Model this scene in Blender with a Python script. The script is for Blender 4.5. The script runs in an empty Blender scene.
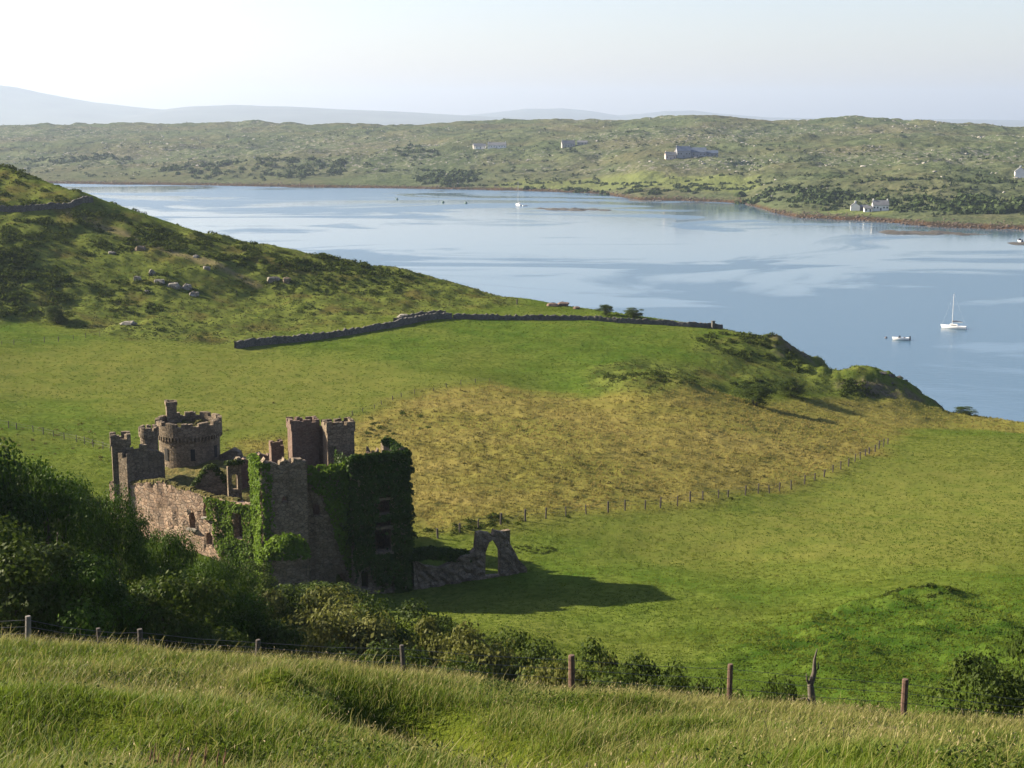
import bpy, math, random
import numpy as np
from mathutils import Vector
from mathutils.geometry import delaunay_2d_cdt
rng = np.random.default_rng(7)
random.seed(7)
S = bpy.context.scene
COL = S.collection
R = math.radians

# ------------------------------------------------------------------ camera, sky, sun, exposure
F_PX, PITCH = 1407.0, R(10.5)
SEA = -72.0
cam_d = bpy.data.cameras.new('camera')
cam_d.sensor_width = 36.0
cam_d.lens = F_PX * 36.0 / 1024.0
cam_d.clip_start, cam_d.clip_end = 0.1, 200000.0
cam = bpy.data.objects.new('camera', cam_d)
COL.objects.link(cam)
cam.rotation_euler = (R(90) - PITCH, 0, 0)
S.camera = cam

SUN_EL, SUN_T = R(26), R(15)              # elevation; how far beyond the left (-X) axis
sdir = Vector((-math.cos(SUN_T) * math.cos(SUN_EL), math.sin(SUN_T) * math.cos(SUN_EL), math.sin(SUN_EL)))
w = bpy.data.worlds.new('World')
S.world = w
w.use_nodes = True
wn = w.node_tree
sky = wn.nodes.new('ShaderNodeTexSky')
sky.sky_type = 'NISHITA'
sky.sun_disc = False
sky.sun_elevation = SUN_EL
sky.sun_rotation = math.atan2(sdir.x, sdir.y)
sky.altitude = 50
sky.air_density = 1.15
sky.dust_density = 1.4
sky.ozone_density = 3.0
bg = wn.nodes['Background']
bg.inputs['Strength'].default_value = 0.06
tint = wn.nodes.new('ShaderNodeMix')
tint.data_type, tint.blend_type = 'RGBA', 'MULTIPLY'
tint.inputs[0].default_value = 1.0
tint.inputs[7].default_value = (1.04, 0.915, 0.96, 1.0)
wn.links.new(sky.outputs[0], tint.inputs[6])
wn.links.new(tint.outputs[2], bg.inputs[0])

sl = bpy.data.lights.new('sun', 'SUN')
sl.energy = 5.0
sl.angle = R(0.53)
sl.color = (1.0, 0.87, 0.66)
so = bpy.data.objects.new('sun', sl)
COL.objects.link(so)
so.rotation_euler = sdir.to_track_quat('Z', 'Y').to_euler()

S.view_settings.view_transform = 'Standard'
S.view_settings.look = 'None'
S.view_settings.gamma = 1.0
S.view_settings.exposure = 2.02
S.render.engine = 'CYCLES'
S.cycles.use_denoising = True
S.cycles.max_bounces = 6
S.cycles.diffuse_bounces = 3
S.cycles.glossy_bounces = 3
S.cycles.transmission_bounces = 4
S.cycles.transparent_max_bounces = 8
S.cycles.volume_bounces = 1
S.cycles.sample_clamp_indirect = 6.0

# ------------------------------------------------------------------ ray helpers
cp, sp_ = math.cos(PITCH), math.sin(PITCH)
def ray(u, v):
    dx, dy = (u - 512) / F_PX, -(v - 384) / F_PX
    return np.array((dx, cp + dy * sp_, -sp_ + dy * cp))
def at(u, v, Y):
    d = ray(u, v)
    return d * (Y / d[1])
def atz(u, v, z):
    d = ray(u, v)
    return d * (z / d[2])

# ------------------------------------------------------------------ noise
def _h(ix, iy, seed):
    n = (ix.astype(np.int64) * 374761393 + iy.astype(np.int64) * 668265263 + seed * 1442695041) & 0x7fffffff
    n = ((n ^ (n >> 13)) * 1274126177) & 0x7fffffff
    n = ((n ^ (n >> 16)) * 668265263) & 0x7fffffff
    return (n & 0xffff) / 65535.0
def vnoise(x, y, seed=0):
    ix, iy = np.floor(x), np.floor(y)
    fx, fy = x - ix, y - iy
    fx = fx * fx * fx * (fx * (fx * 6 - 15) + 10)
    fy = fy * fy * fy * (fy * (fy * 6 - 15) + 10)
    a, b = _h(ix, iy, seed), _h(ix + 1, iy, seed)
    c, d = _h(ix, iy + 1, seed), _h(ix + 1, iy + 1, seed)
    return ((a + (b - a) * fx) * (1 - fy) + (c + (d - c) * fx) * fy) * 2 - 1
def fbm(x, y, scale, octv=4, seed=0, gain=0.5):
    x, y = np.asarray(x, float) / scale, np.asarray(y, float) / scale
    s, a, t = 0, 1.0, 0
    for o in range(octv):
        ca, sa = math.cos(o * 1.1), math.sin(o * 1.1)
        s = s + a * vnoise(x * ca - y * sa + 17.3 * o, x * sa + y * ca + 9.1 * o, seed + o)
        t += a
        a *= gain
        x, y = x * 2.03, y * 2.03
    return s / t
def sstep(a, b, x):
    t = np.clip((x - a) / (b - a), 0, 1)
    return t * t * (3 - 2 * t)

# ------------------------------------------------------------------ mesh helpers
def woff(o):
    l = Vector((0, 0, 0))
    while o is not None:
        l += o.location
        o = o.parent
    return np.array(l)
def link(name, me, mat, parent=None):
    o = bpy.data.objects.new(name, me)
    COL.objects.link(o)
    if mat is not None:
        me.materials.append(mat)
    if parent is not None:
        o.parent = parent
    return o
def arrays(name, V, F, mat, parent=None, smooth=False, fattr=None, vattr=None, local=False):
    """one mesh object from world-space arrays; F is (m,k)"""
    V = np.asarray(V, float)
    if parent is not None and not local:
        V = V - woff(parent)
    F = np.asarray(F, np.int32)
    me = bpy.data.meshes.new(name)
    me.vertices.add(len(V))
    me.vertices.foreach_set('co', V.astype(np.float32).ravel())
    m, k = F.shape
    me.loops.add(m * k)
    me.loops.foreach_set('vertex_index', F.ravel())
    me.polygons.add(m)
    me.polygons.foreach_set('loop_start', np.arange(0, m * k, k, dtype=np.int32))
    me.polygons.foreach_set('use_smooth', np.full(m, smooth, bool))
    me.update(calc_edges=True)
    for n, arr in (fattr or {}).items():
        me.attributes.new(n, 'FLOAT', 'FACE').data.foreach_set('value', np.asarray(arr, np.float32))
    for n, arr in (vattr or {}).items():
        me.attributes.new(n, 'FLOAT', 'POINT').data.foreach_set('value', np.asarray(arr, np.float32))
    me.validate()
    return link(name, me, mat, parent)
class MB:
    """collects shapes (world space) that form ONE mesh"""
    def __init__(s):
        s.v, s.f = [], []
    def add(s, V, F):
        b = len(s.v)
        s.v += [tuple(map(float, p)) for p in V]
        s.f += [tuple(int(i) + b for i in q) for q in F]
        return s
    def box(s, c, size, rz=0.0, taper=1.0):
        x, y, z = [k / 2 for k in size]
        cr, sr = math.cos(rz), math.sin(rz)
        V = []
        for k, t in ((-1, 1.0), (1, taper)):
            for sx, sy in ((-1, -1), (1, -1), (1, 1), (-1, 1)):
                px, py = sx * x * t, sy * y * t
                V.append((c[0] + px * cr - py * sr, c[1] + px * sr + py * cr, c[2] + k * z))
        return s.add(V, [(3, 2, 1, 0), (4, 5, 6, 7), (0, 1, 5, 4), (1, 2, 6, 5), (2, 3, 7, 6), (3, 0, 4, 7)])
    def tube(s, pts, rad, n=8, cap=True):
        pts = [np.array(p, float) for p in pts]
        if not hasattr(rad, '__len__'):
            rad = [rad] * len(pts)
        V = []
        for i, p in enumerate(pts):
            t = pts[min(i + 1, len(pts) - 1)] - pts[max(i - 1, 0)]
            t = t / (np.linalg.norm(t) + 1e-9)
            a = np.cross(t, (0.13, 0.21, 0.97) if abs(t[2]) < 0.9 else (1, 0.1, 0))
            a /= np.linalg.norm(a)
            b = np.cross(t, a)
            for k in range(n):
                an = 2 * math.pi * k / n
                V.append(p + rad[i] * (a * math.cos(an) + b * math.sin(an)))
        Fq = []
        for i in range(len(pts) - 1):
            for k in range(n):
                Fq.append((i * n + k, i * n + (k + 1) % n, (i + 1) * n + (k + 1) % n, (i + 1) * n + k))
        if cap:
            Fq.append(tuple(range(n - 1, -1, -1)))
            Fq.append(tuple((len(pts) - 1) * n + k for k in range(n)))
        return s.add(V, Fq)
    def build(s, name, mat, parent=None, smooth=False):
        off = woff(parent) if parent is not None else np.zeros(3)
        me = bpy.data.meshes.new(name)
        me.from_pydata([tuple(np.array(p) - off) for p in s.v], [], s.f)
        if smooth:
            me.polygons.foreach_set('use_smooth', np.ones(len(me.polygons), bool))
        me.update()
        return link(name, me, mat, parent)
def tag(o, label=None, cat=None, group=None, kind=None):
    if label: o['label'] = label
    if cat: o['category'] = cat
    if group: o['group'] = group
    if kind: o['kind'] = kind
    return o
def thing(name, loc, label, cat, group=None):
    o = bpy.data.objects.new(name, None)
    o.empty_display_size = 0.5
    COL.objects.link(o)
    o.location = tuple(map(float, loc))
    return tag(o, label, cat, group)

def leaf_quads(P, N, size, spread=0.9, aspect=0.6, r=None):
    """rhombic leaf faces at P facing roughly along N"""
    r = r or rng
    n = len(P)
    N = N + r.normal(0, spread, (n, 3))
    N /= np.linalg.norm(N, axis=1, keepdims=True) + 1e-9
    A = r.normal(0, 1, (n, 3))
    A -= N * np.sum(A * N, axis=1, keepdims=True)
    A /= np.linalg.norm(A, axis=1, keepdims=True) + 1e-9
    B = np.cross(N, A)
    sz = (size * r.uniform(0.6, 1.3, n))[:, None] if np.ndim(size) == 0 else np.asarray(size)[:, None]
    V = np.stack([P - A * sz * 0.5, P - B * sz * 0.5 * aspect + A * sz * 0.06, P + A * sz * 0.5, P + B * sz * 0.5 * aspect + A * sz * 0.06], 1).reshape(-1, 3)
    Fq = np.arange(n * 4).reshape(n, 4)
    return V, Fq

# ------------------------------------------------------------------ material helpers
ALBEDO = 0.74                            # one level for every mixed surface colour
class NT:
    def __init__(s, name):
        s.m = bpy.data.materials.new(name)
        s.m.use_nodes = True
        s.t = s.m.node_tree
        s.t.nodes.clear()
        s.out = s.t.nodes.new('ShaderNodeOutputMaterial')
    def n(s, typ, ins=None, **kw):
        nd = s.t.nodes.new(typ)
        for k, v in kw.items():
            setattr(nd, k, v)
        for k, v in (ins or {}).items():
            s.set(nd, k, v)
        return nd
    def set(s, nd, k, v):
        if isinstance(v, bpy.types.NodeSocket):
            s.t.links.new(v, nd.inputs[k])
        else:
            if isinstance(v, tuple) and len(v) == 3 and nd.inputs[k].type == 'RGBA':
                v = v + (1.0,)
            nd.inputs[k].default_value = v
    def pos(s, scale=(1, 1, 1)):
        g = s.n('ShaderNodeNewGeometry')
        return s.n('ShaderNodeVectorMath', {0: g.outputs['Position'], 1: scale}, operation='MULTIPLY').outputs[0]
    def noise(s, vec, scale, detail=4.0, rough=0.55, dist=0.0):
        return s.n('ShaderNodeTexNoise', {'Vector': vec, 'Scale': scale, 'Detail': detail, 'Roughness': rough, 'Distortion': dist}).outputs['Fac']
    def attr(s, name):
        return s.n('ShaderNodeAttribute', attribute_name=name).outputs['Fac']
    def mapr(s, v, a, b, c=0.0, d=1.0):
        return s.n('ShaderNodeMapRange', {'Value': v, 'From Min': a, 'From Max': b, 'To Min': c, 'To Max': d}).outputs[0]
    def math(s, op, a, b=0.0):
        return s.n('ShaderNodeMath', {0: a, 1: b}, operation=op).outputs[0]
    def mix(s, f, a, b, blend='MIX'):
        nd = s.n('ShaderNodeMix', data_type='RGBA', blend_type=blend)
        s.set(nd, 0, f)
        dk = lambda c_: tuple(k * ALBEDO for k in c_) if isinstance(c_, tuple) else c_
        s.set(nd, 6, dk(a))
        s.set(nd, 7, dk(b))
        return nd.outputs[2]
    def bump(s, h, strength, dist=0.1):
        return s.n('ShaderNodeBump', {'Height': h, 'Strength': strength, 'Distance': dist}).outputs[0]
    def bsdf(s, **kw):
        ins = {k.replace('_', ' '): v for k, v in kw.items()}
        return s.n('ShaderNodeBsdfPrincipled', ins).outputs[0]
    def done(s, sh):
        s.t.links.new(sh, s.out.inputs['Surface'])
        return s.m
def simple(name, col, rough=0.7, var=0.25, scale=3.0, metal=0.0):
    t = NT(name)
    p = t.pos()
    f = t.noise(p, scale, 4)
    c = t.mix(t.mapr(f, 0.3, 0.7), tuple(k * (1 - var) for k in col), tuple(min(1, k * (1 + var)) for k in col))
    return t.done(t.bsdf(Base_Color=c, Roughness=rough, Metallic=metal))
def leafmat(name, dark, light, trans=0.35, rough=0.55, spec=0.04):
    t = NT(name)
    v = t.attr('var')
    c = t.mix(v, dark, light)
    n = t.noise(t.pos(), 0.25, 3)
    c = t.mix(t.mapr(n, 0.35, 0.65), c, t.mix(0.5, c, light))
    b = t.bsdf(Base_Color=c, Roughness=rough, Specular_IOR_Level=spec)
    tr = t.n('ShaderNodeBsdfTranslucent', {'Color': t.mix(0.5, c, (light[0] * 1.5, light[1] * 1.6, light[2]))}).outputs[0]
    return t.done(t.n('ShaderNodeMixShader', {0: trans, 1: b, 2: tr}).outputs[0])

# ------------------------------------------------------------------ terrain height
ctrl = [(-25, 0, -1.7), (0, 0, -1.7), (25, 0, -2.0), (-40, -25, -1.0), (0, -25, -1.0), (40, -25, -1.2),
        (-12, 10, -5.4), (0, 10, -5.8), (12, 10, -6.2)]
def cY(u, v, Y): ctrl.append(tuple(at(u, v, Y)))
def cZ(u, v, z): ctrl.append(tuple(atz(u, v, z)))
def cU(u, Y, z): ctrl.append(((u - 512) / F_PX * 1.05 * Y, Y, z))
for u_, v_ in ((-80, 641), (0, 644), (75, 648), (150, 653), (230, 659), (300, 665), (380, 673), (450, 682), (512, 690), (572, 696), (650, 702), (730, 708), (820, 715), (905, 722), (980, 727), (1050, 731), (1110, 734)):
    p0_, p1_ = at(u_, 775, 21.5 + u_ * 0.0015), at(u_, v_, 45 + u_ * 0.0035)
    for f_ in (0, 0.25, 0.5, 0.75, 1.0):
        p_ = p0_ + (p1_ - p0_) * f_
        ctrl.append((p_[0], p_[1], p_[2] - 0.25 * math.sin(math.pi * f_)))
    ctrl.append((p1_[0] * 1.12, p1_[1] * 1.12, p1_[2] - 3.2))
for a in ((-60, 60, -25), (256, 60, -27), (512, 60, -29.5), (800, 60, -31), (1080, 60, -31.5),
          (-40, 78, -32), (250, 78, -36), (512, 78, -39), (800, 78, -41), (1080, 78, -41),
          (-40, 95, -36.5), (250, 95, -40), (450, 95, -43.5), (800, 95, -43.5), (1080, 95, -42.5),
          (-40, 120, -41), (200, 125, -44.5), (330, 125, -47)): cU(*a)
for a in ((450, 636, 120), (700, 668, 115), (900, 660, 115), (390, 598, 150), (525, 575, 157)): cY(*a)
for a in ((300, 150, -50.5), (200, 152, -48.5), (110, 165, -48), (-60, 160, -45)): cU(*a)
for a in ((700, 600, -50), (700, 560, -53), (900, 600, -46.5), (820, 610, -49.2), (900, 560, -50.5), (1060, 600, -46), (1060, 640, -44.5), (1060, 520, -55),
          (600, 520, -52.5), (600, 640, -48.5), (500, 620, -49.5),
          (430, 520, -50.5), (540, 520, -51.5), (430, 450, -51), (540, 450, -52), (700, 470, -55), (800, 500, -58), (880, 445, -60),
          (1000, 440, -62), (1080, 470, -60), (430, 400, -51.5), (600, 400, -53.2), (750, 400, -57), (870, 410, -62), (950, 424, -65.5), (1080, 425, -65.5),
          (650, 375, -50.3), (560, 388, -53.4), (720, 388, -55.5), (560, 350, -50.5), (700, 355, -52), (490, 385, -51.5), (300, 400, -51),
          (150, 400, -49.5), (0, 400, -48.5), (0, 450, -48), (100, 460, -48.5), (220, 440, -50), (300, 360, -50), (150, 360, -48.5), (0, 350, -46.5),
          (240, 348, -49), (430, 322, -47.5), (520, 318, -48.5),
          (0, 320, -45), (100, 340, -47.3), (150, 300, -43), (250, 300, -44.5), (350, 300, -45), (450, 300, -46.5), (0, 280, -38),
          (100, 250, -33.3), (200, 265, -37.0), (300, 275, -40.2), (0, 230, -28), (0, 200, -21.5), (838, 390, -64), (822, 380, -62), (800, 362, -56)): cZ(*a)
crest_px = [(-80, 138, -7), (0, 165, -12.5), (40, 178, -16), (70, 188, -18.5), (95, 198, -22), (200, 232, -31), (330, 256, -38), (430, 276, -43), (540, 300, -48),
            (600, 309, -49), (660, 318, -50), (728, 328, -51), (770, 337, -52), (795, 345, -53.5), (822, 358, -57.5), (862, 366, -57), (905, 379, -60), (930, 394, -64), (948, 410, -67),
            (985, 414, -66.5), (1040, 421, -66), (1100, 428, -66)]
crest = []
for a in crest_px:
    p = atz(*a)
    ctrl.append(tuple(p))
    crest.append((p[0] / p[1], p[1]))
crest = np.array(crest)
ctrl = np.array(ctrl)
MQC = 6.0
def _phi(dx, dy):
    return np.sqrt(dx * dx + dy * dy + MQC * MQC)
_n = len(ctrl)
_A = np.zeros((_n + 3, _n + 3))
_A[:_n, :_n] = _phi(ctrl[:, None, 0] - ctrl[None, :, 0], ctrl[:, None, 1] - ctrl[None, :, 1]) + np.eye(_n) * -0.15
_A[:_n, _n], _A[:_n, _n + 1], _A[:_n, _n + 2] = 1, ctrl[:, 0], ctrl[:, 1]
_A[_n:, :_n] = _A[:_n, _n:].T
_W = np.linalg.solve(_A, np.concatenate([ctrl[:, 2], np.zeros(3)]))
def zbase(x, y):
    x, y = np.asarray(x, float), np.asarray(y, float)
    z = _W[_n] + _W[_n + 1] * x + _W[_n + 2] * y
    for i in range(_n):
        z = z + _W[i] * _phi(x - ctrl[i, 0], y - ctrl[i, 1])
    yc = np.interp(x / np.maximum(y, 1.0), crest[:, 0], crest[:, 1])
    d = y - yc
    dd = np.log1p(np.exp(np.clip((d - 3) / 3.0, -30, 30))) * 3.0
    k = 0.42 + 0.5 * sstep(0.12, 0.25, x / np.maximum(y, 1.0))
    return z - k * dd
def zbase1(x, y):
    return float(zbase(np.array([x]), np.array([y]))[0])
_T = np.concatenate([np.arange(8, 120, 0.5), np.arange(120, 560, 1.0)])
def hit(u, v):
    d = ray(u, v)
    P = d[None, :] * (_T / d[1])[:, None]
    k = np.argmax(P[:, 2] < zbase(P[:, 0], P[:, 1]))
    return P[k, :2] if k > 0 else P[-1, :2]
def poly_world(pts):
    return np.array([hit(*p) for p in pts])
def inpoly(x, y, poly):
    ins = np.zeros(x.shape, bool)
    j = len(poly) - 1
    for i in range(len(poly)):
        xi, yi = poly[i]
        xj, yj = poly[j]
        c = ((yi > y) != (yj > y)) & (x < (xj - xi) * (y - yi) / (yj - yi + 1e-12) + xi)
        ins ^= c
        j = i
    return ins
def polymask(x, y, poly, soft=3.0, wob=2.5, seed=3):
    """0..1 membership with a wobbly soft edge (metres)"""
    x = x + wob * fbm(x, y, 9, 3, seed)
    y = y + wob * fbm(x, y, 9, 3, seed + 5)
    d = np.full(x.shape, 1e9)
    for i in range(len(poly)):
        a, b = poly[i - 1], poly[i]
        ab = b - a
        t = np.clip(((x - a[0]) * ab[0] + (y - a[1]) * ab[1]) / (ab @ ab + 1e-9), 0, 1)
        d = np.minimum(d, np.hypot(x - a[0] - t * ab[0], y - a[1] - t * ab[1]))
    s = np.where(inpoly(x, y, poly), d, -d)
    return sstep(-soft, soft, s)

MEADOW = poly_world([(330, 428), (352, 420), (400, 400), (445, 388), (490, 383), (600, 398), (760, 402), (900, 428), (892, 444), (850, 466), (760, 494), (650, 510), (540, 521), (450, 534), (405, 540), (380, 500), (300, 465), (235, 462), (240, 442)])
STRIP = poly_world([(750, 400), (860, 398), (940, 408), (1060, 424), (1060, 436), (960, 428), (900, 430)])
HEATH = poly_world([(-90, 322), (0, 322), (60, 327), (130, 340), (235, 347), (300, 330), (430, 312), (520, 306), (545, 300), (470, 284), (400, 268), (330, 257), (200, 233), (95, 199), (70, 190), (0, 168), (-90, 140)])
KNOLL = poly_world([(585, 385), (600, 368), (640, 358), (690, 362), (740, 378), (700, 392), (640, 396)])
KNOLL2 = poly_world([(690, 350), (720, 338), (790, 344), (830, 360), (862, 366), (930, 394), (946, 408), (860, 398), (800, 395), (760, 388), (720, 375)])
ROUGH = poly_world([(800, 618), (910, 590), (980, 600), (1060, 600), (1060, 690), (900, 700), (800, 690), (700, 668), (740, 640)])
CRAG = poly_world([(770, 345), (800, 345), (840, 360), (870, 364), (930, 392), (948, 412), (900, 402), (850, 394), (815, 380)])
GOLD = poly_world([(-60, 352), (100, 345), (240, 352), (400, 368), (470, 382), (400, 398), (330, 425), (220, 440), (100, 400), (-60, 385)])
PALE_FIELD = poly_world([(560, 528), (700, 512), (800, 492), (900, 452), (1060, 470), (1060, 570), (900, 566), (760, 574), (620, 560)])
TRACK = poly_world([(66, 212), (72, 211), (100, 222), (128, 233), (150, 246), (200, 259), (240, 274), (262, 284), (255, 287), (235, 277), (195, 263), (146, 250), (122, 236), (95, 225)])
def zones(x, y):
    z = {}
    z['tan'] = np.maximum(polymask(x, y, MEADOW, 4.0, 4.0), 0.8 * polymask(x, y, STRIP, 3, 2.0))
    z['heath'] = np.maximum.reduce([polymask(x, y, HEATH, 4, 4), 0.85 * polymask(x, y, KNOLL, 3, 4), 0.8 * polymask(x, y, KNOLL2, 3, 4)])
    z['crag'] = polymask(x, y, CRAG, 3, 4)
    z['gold'] = np.maximum(0.75 * polymask(x, y, GOLD, 9, 6), 0.8 * polymask(x, y, PALE_FIELD, 10, 6))
    z['bare'] = polymask(x, y, TRACK, 1.0, 1.0)
    z['fore'] = 1 - sstep(49, 56, y)
    z['rough'] = polymask(x, y, ROUGH, 5, 4)
    return z
DIPS = []                                         # hollows and hummocks in the near bank
_spots = [(215, 756, 1.6, 1.5, 0.7), (700, 738, 2.8, 2.0, 0.9), (620, 712, 2.0, 1.6, -0.5), (900, 750, 2.6, 2.0, 0.9), (800, 742, 2.0, 1.6, -0.5), (60, 722, 2.4, 2.0, -0.5)]
for i_ in range(9):                               # a low rib running down the bank with a gully on its right
    k_ = i_ / 8
    _spots.append((285 + 250 * k_ + 8 * math.sin(i_ * 2.1), 690 + 52 * k_, 1.25, 1.3, -1.05 - 0.35 * math.sin(i_ * 1.7)))
    _spots.append((350 + 260 * k_ + 10 * math.sin(i_ * 1.3), 696 + 60 * k_, 2.0, 1.8, 1.75 + 0.4 * math.sin(i_ * 2.3)))
for u_, v_, rx_, ry_, dp_ in _spots:
    p_ = hit(u_, v_)
    DIPS.append((p_[0], p_[1], rx_, ry_, dp_))
def zfull(x, y, z=None):
    z = z or zones(x, y)
    far = sstep(52, 70, y)
    h = zbase(x, y)
    h = h + z['heath'] * (0.9 * fbm(x, y, 17, 3, 11) + 0.9 * fbm(x, y, 6, 3, 12))
    h = h + z['crag'] * (2.6 * np.abs(fbm(x, y, 9, 4, 21, 0.6)) - 0.7)
    h = h + z['tan'] * (0.30 * fbm(x, y, 7, 3, 13) + 0.22 * fbm(x, y, 2.2, 2, 14))
    h = h + far * (1 - z['heath']) * (0.25 * fbm(x, y, 14, 3, 15) + 0.10 * fbm(x, y, 2.5, 2, 16))
    ter = 1.5 * np.abs(fbm(x * 0.45, y + 0.3 * x, 3.2, 3, 17)) + 0.6 * fbm(x, y, 5, 2, 19)
    h = h + z['rough'] * ter
    h = h + z['fore'] * (0.8 * fbm(x, y, 7.5, 3, 18) * sstep(14, 24, y) * (1 - 0.85 * sstep(34, 44, y)))
    for (dx_, dy_, rx_, ry_, dp_) in DIPS:
        h = h - dp_ * np.exp(-((x - dx_) / rx_) ** 2 - ((y - dy_) / ry_) ** 2)
    return h
def z1(x, y):
    return float(zfull(np.array([float(x)]), np.array([float(y)]))[0])
def ground_at(u, Y):
    """world ground point on the azimuth of column u at depth Y"""
    x = (u - 512) / F_PX * 1.04 * Y
    for _ in range(4):
        z = z1(x, Y)
        fwd = Y * cp - z * sp_
        x = (u - 512) / F_PX * fwd
    return np.array((x, Y, z))

NU, NV = 860, 900
th = np.linspace(-0.56, 0.56, NU)
q = np.linspace(0, 1, NV)
yy = -20 + 32 * np.exp(q * math.log((560 + 20 + 12) / 32.0)) - 12
yy = yy - yy[0] - 20
YY, TH = np.meshgrid(yy, th, indexing='ij')
XX = TH * (np.maximum(YY, 0) + 25 + 0.0 * YY)
zz = zones(XX, YY)
ZZ = zfull(XX, YY, zz)
ZZ = np.maximum(ZZ, SEA - 6 + 0 * ZZ)
V = np.stack([XX, YY, ZZ], -1).reshape(-1, 3)
ii = (np.arange(NV - 1)[:, None] * NU + np.arange(NU - 1)[None, :]).ravel()
F = np.stack([ii, ii + 1, ii + NU + 1, ii + NU], 1)

def ground_material():
    t = NT('pasture_and_heath_ground')
    p = t.pos()
    big, mid, fine = t.noise(p, 0.03, 4), t.noise(p, 0.22, 5, 0.6), t.noise(p, 1.1, 5, 0.65)
    micro = t.noise(p, 6.0, 3)
    streak = t.noise(t.pos((0.35, 1.0, 1.0)), 0.16, 5, 0.65)
    pasture = t.mix(t.mapr(mid, 0.35, 0.68), (0.058, 0.108, 0.014), (0.106, 0.148, 0.024))
    pasture = t.mix(t.mapr(big, 0.4, 0.62, 0, 0.9), pasture, (0.140, 0.156, 0.034))
    pasture = t.mix(t.mapr(streak, 0.5, 0.68, 0, 0.6), pasture, (0.048, 0.072, 0.008))
    pasture = t.mix(t.mapr(fine, 0.44, 0.64, 0, 0.75), pasture, (0.046, 0.072, 0.009))
    contour = t.noise(t.pos((0.12, 0.5, 1.6)), 0.9, 4, 0.6)
    pasture = t.mix(t.math('MULTIPLY', t.attr('rough'), t.mapr(contour, 0.40, 0.60, 0.25, 1.0)), pasture, (0.030, 0.062, 0.008))
    pasture = t.mix(t.attr('gold'), pasture, t.mix(t.mapr(mid, 0.3, 0.7), (0.108, 0.134, 0.026), (0.160, 0.160, 0.040)))
    tan = t.mix(t.mapr(streak, 0.34, 0.66), (0.165, 0.150, 0.038), (0.252, 0.202, 0.066))
    tan = t.mix(t.mapr(big, 0.38, 0.62, 0, 0.8), tan, (0.150, 0.150, 0.032))
    tan = t.mix(t.mapr(mid, 0.56, 0.72, 0, 0.5), tan, (0.105, 0.088, 0.024))
    heath = t.mix(t.mapr(mid, 0.34, 0.56), (0.056, 0.080, 0.017), (0.122, 0.146, 0.032))
    heath = t.mix(t.mapr(fine, 0.5, 0.7, 0, 0.7), heath, (0.036, 0.048, 0.010))
    heath = t.mix(t.mapr(t.noise(p, 0.09, 4), 0.52, 0.66, 0, 0.7), heath, (0.095, 0.075, 0.026))
    heath = t.mix(t.math('MULTIPLY', t.attr('bare'), 0.8), heath, (0.20, 0.165, 0.085))
    fore = t.mix(t.mapr(mid, 0.35, 0.65), (0.045, 0.075, 0.009), (0.082, 0.098, 0.014))
    c = t.mix(t.attr('tan'), pasture, tan)
    c = t.mix(t.attr('heath'), c, heath)
    c = t.mix(t.attr('fore'), c, fore)
    rock = t.mix(t.mapr(fine, 0.35, 0.65), (0.055, 0.045, 0.032), (0.17, 0.14, 0.10))
    c = t.mix(t.attr('rock'), c, rock)
    h = t.math('ADD', t.math('MULTIPLY', fine, 0.6), t.math('MULTIPLY', micro, 0.4))
    return t.done(t.bsdf(Base_Color=c, Roughness=1.0, Specular_IOR_Level=0.0, Normal=t.bump(h, 0.9, 0.4)))
yc = np.interp(XX / np.maximum(YY, 1), crest[:, 0], crest[:, 1])
rock = np.maximum(sstep(-62, -67, ZZ) * sstep(2, 7, YY - yc), zz['crag'] * sstep(-0.05, 0.25, fbm(XX, YY, 7, 4, 22)) * 0.9)
va = {k: zz[k].ravel() for k in ('tan', 'heath', 'fore', 'gold', 'bare', 'rough')}
va['rock'] = rock.ravel()
g = arrays('ground', V, F, ground_material(), smooth=True, vattr=va)
tag(g, kind='structure')

# ------------------------------------------------------------------ water
def water_material():
    t = NT('sea_inlet_water')
    p = t.pos((0.62, 0.95, 1.0))
    slick = t.noise(p, 0.0075, 5, 0.55, 1.6)
    slick2 = t.noise(p, 0.0022, 4, 0.5, 0.8)
    m = t.mapr(t.math('ADD', t.math('MULTIPLY', slick, 0.6), t.math('MULTIPLY', slick2, 0.4)), 0.485, 0.53)
    rough = t.mapr(m, 0, 1, 0.25, 0.075)
    rip = t.noise(t.pos((0.8, 1.6, 1)), 0.35, 3)
    return t.done(t.bsdf(Base_Color=(0.045, 0.088, 0.130), Roughness=rough, IOR=1.333, Specular_IOR_Level=0.5,
                         Normal=t.bump(rip, t.mapr(m, 0, 1, 0.40, 0.10), 0.25)))
L = 90000.0
wv = [(-L, -600, SEA), (L, -600, SEA), (L, 120000, SEA), (-L, 120000, SEA)]
wt = arrays('water', wv, [(0, 1, 2, 3)], water_material())
tag(wt, kind='structure')

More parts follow.
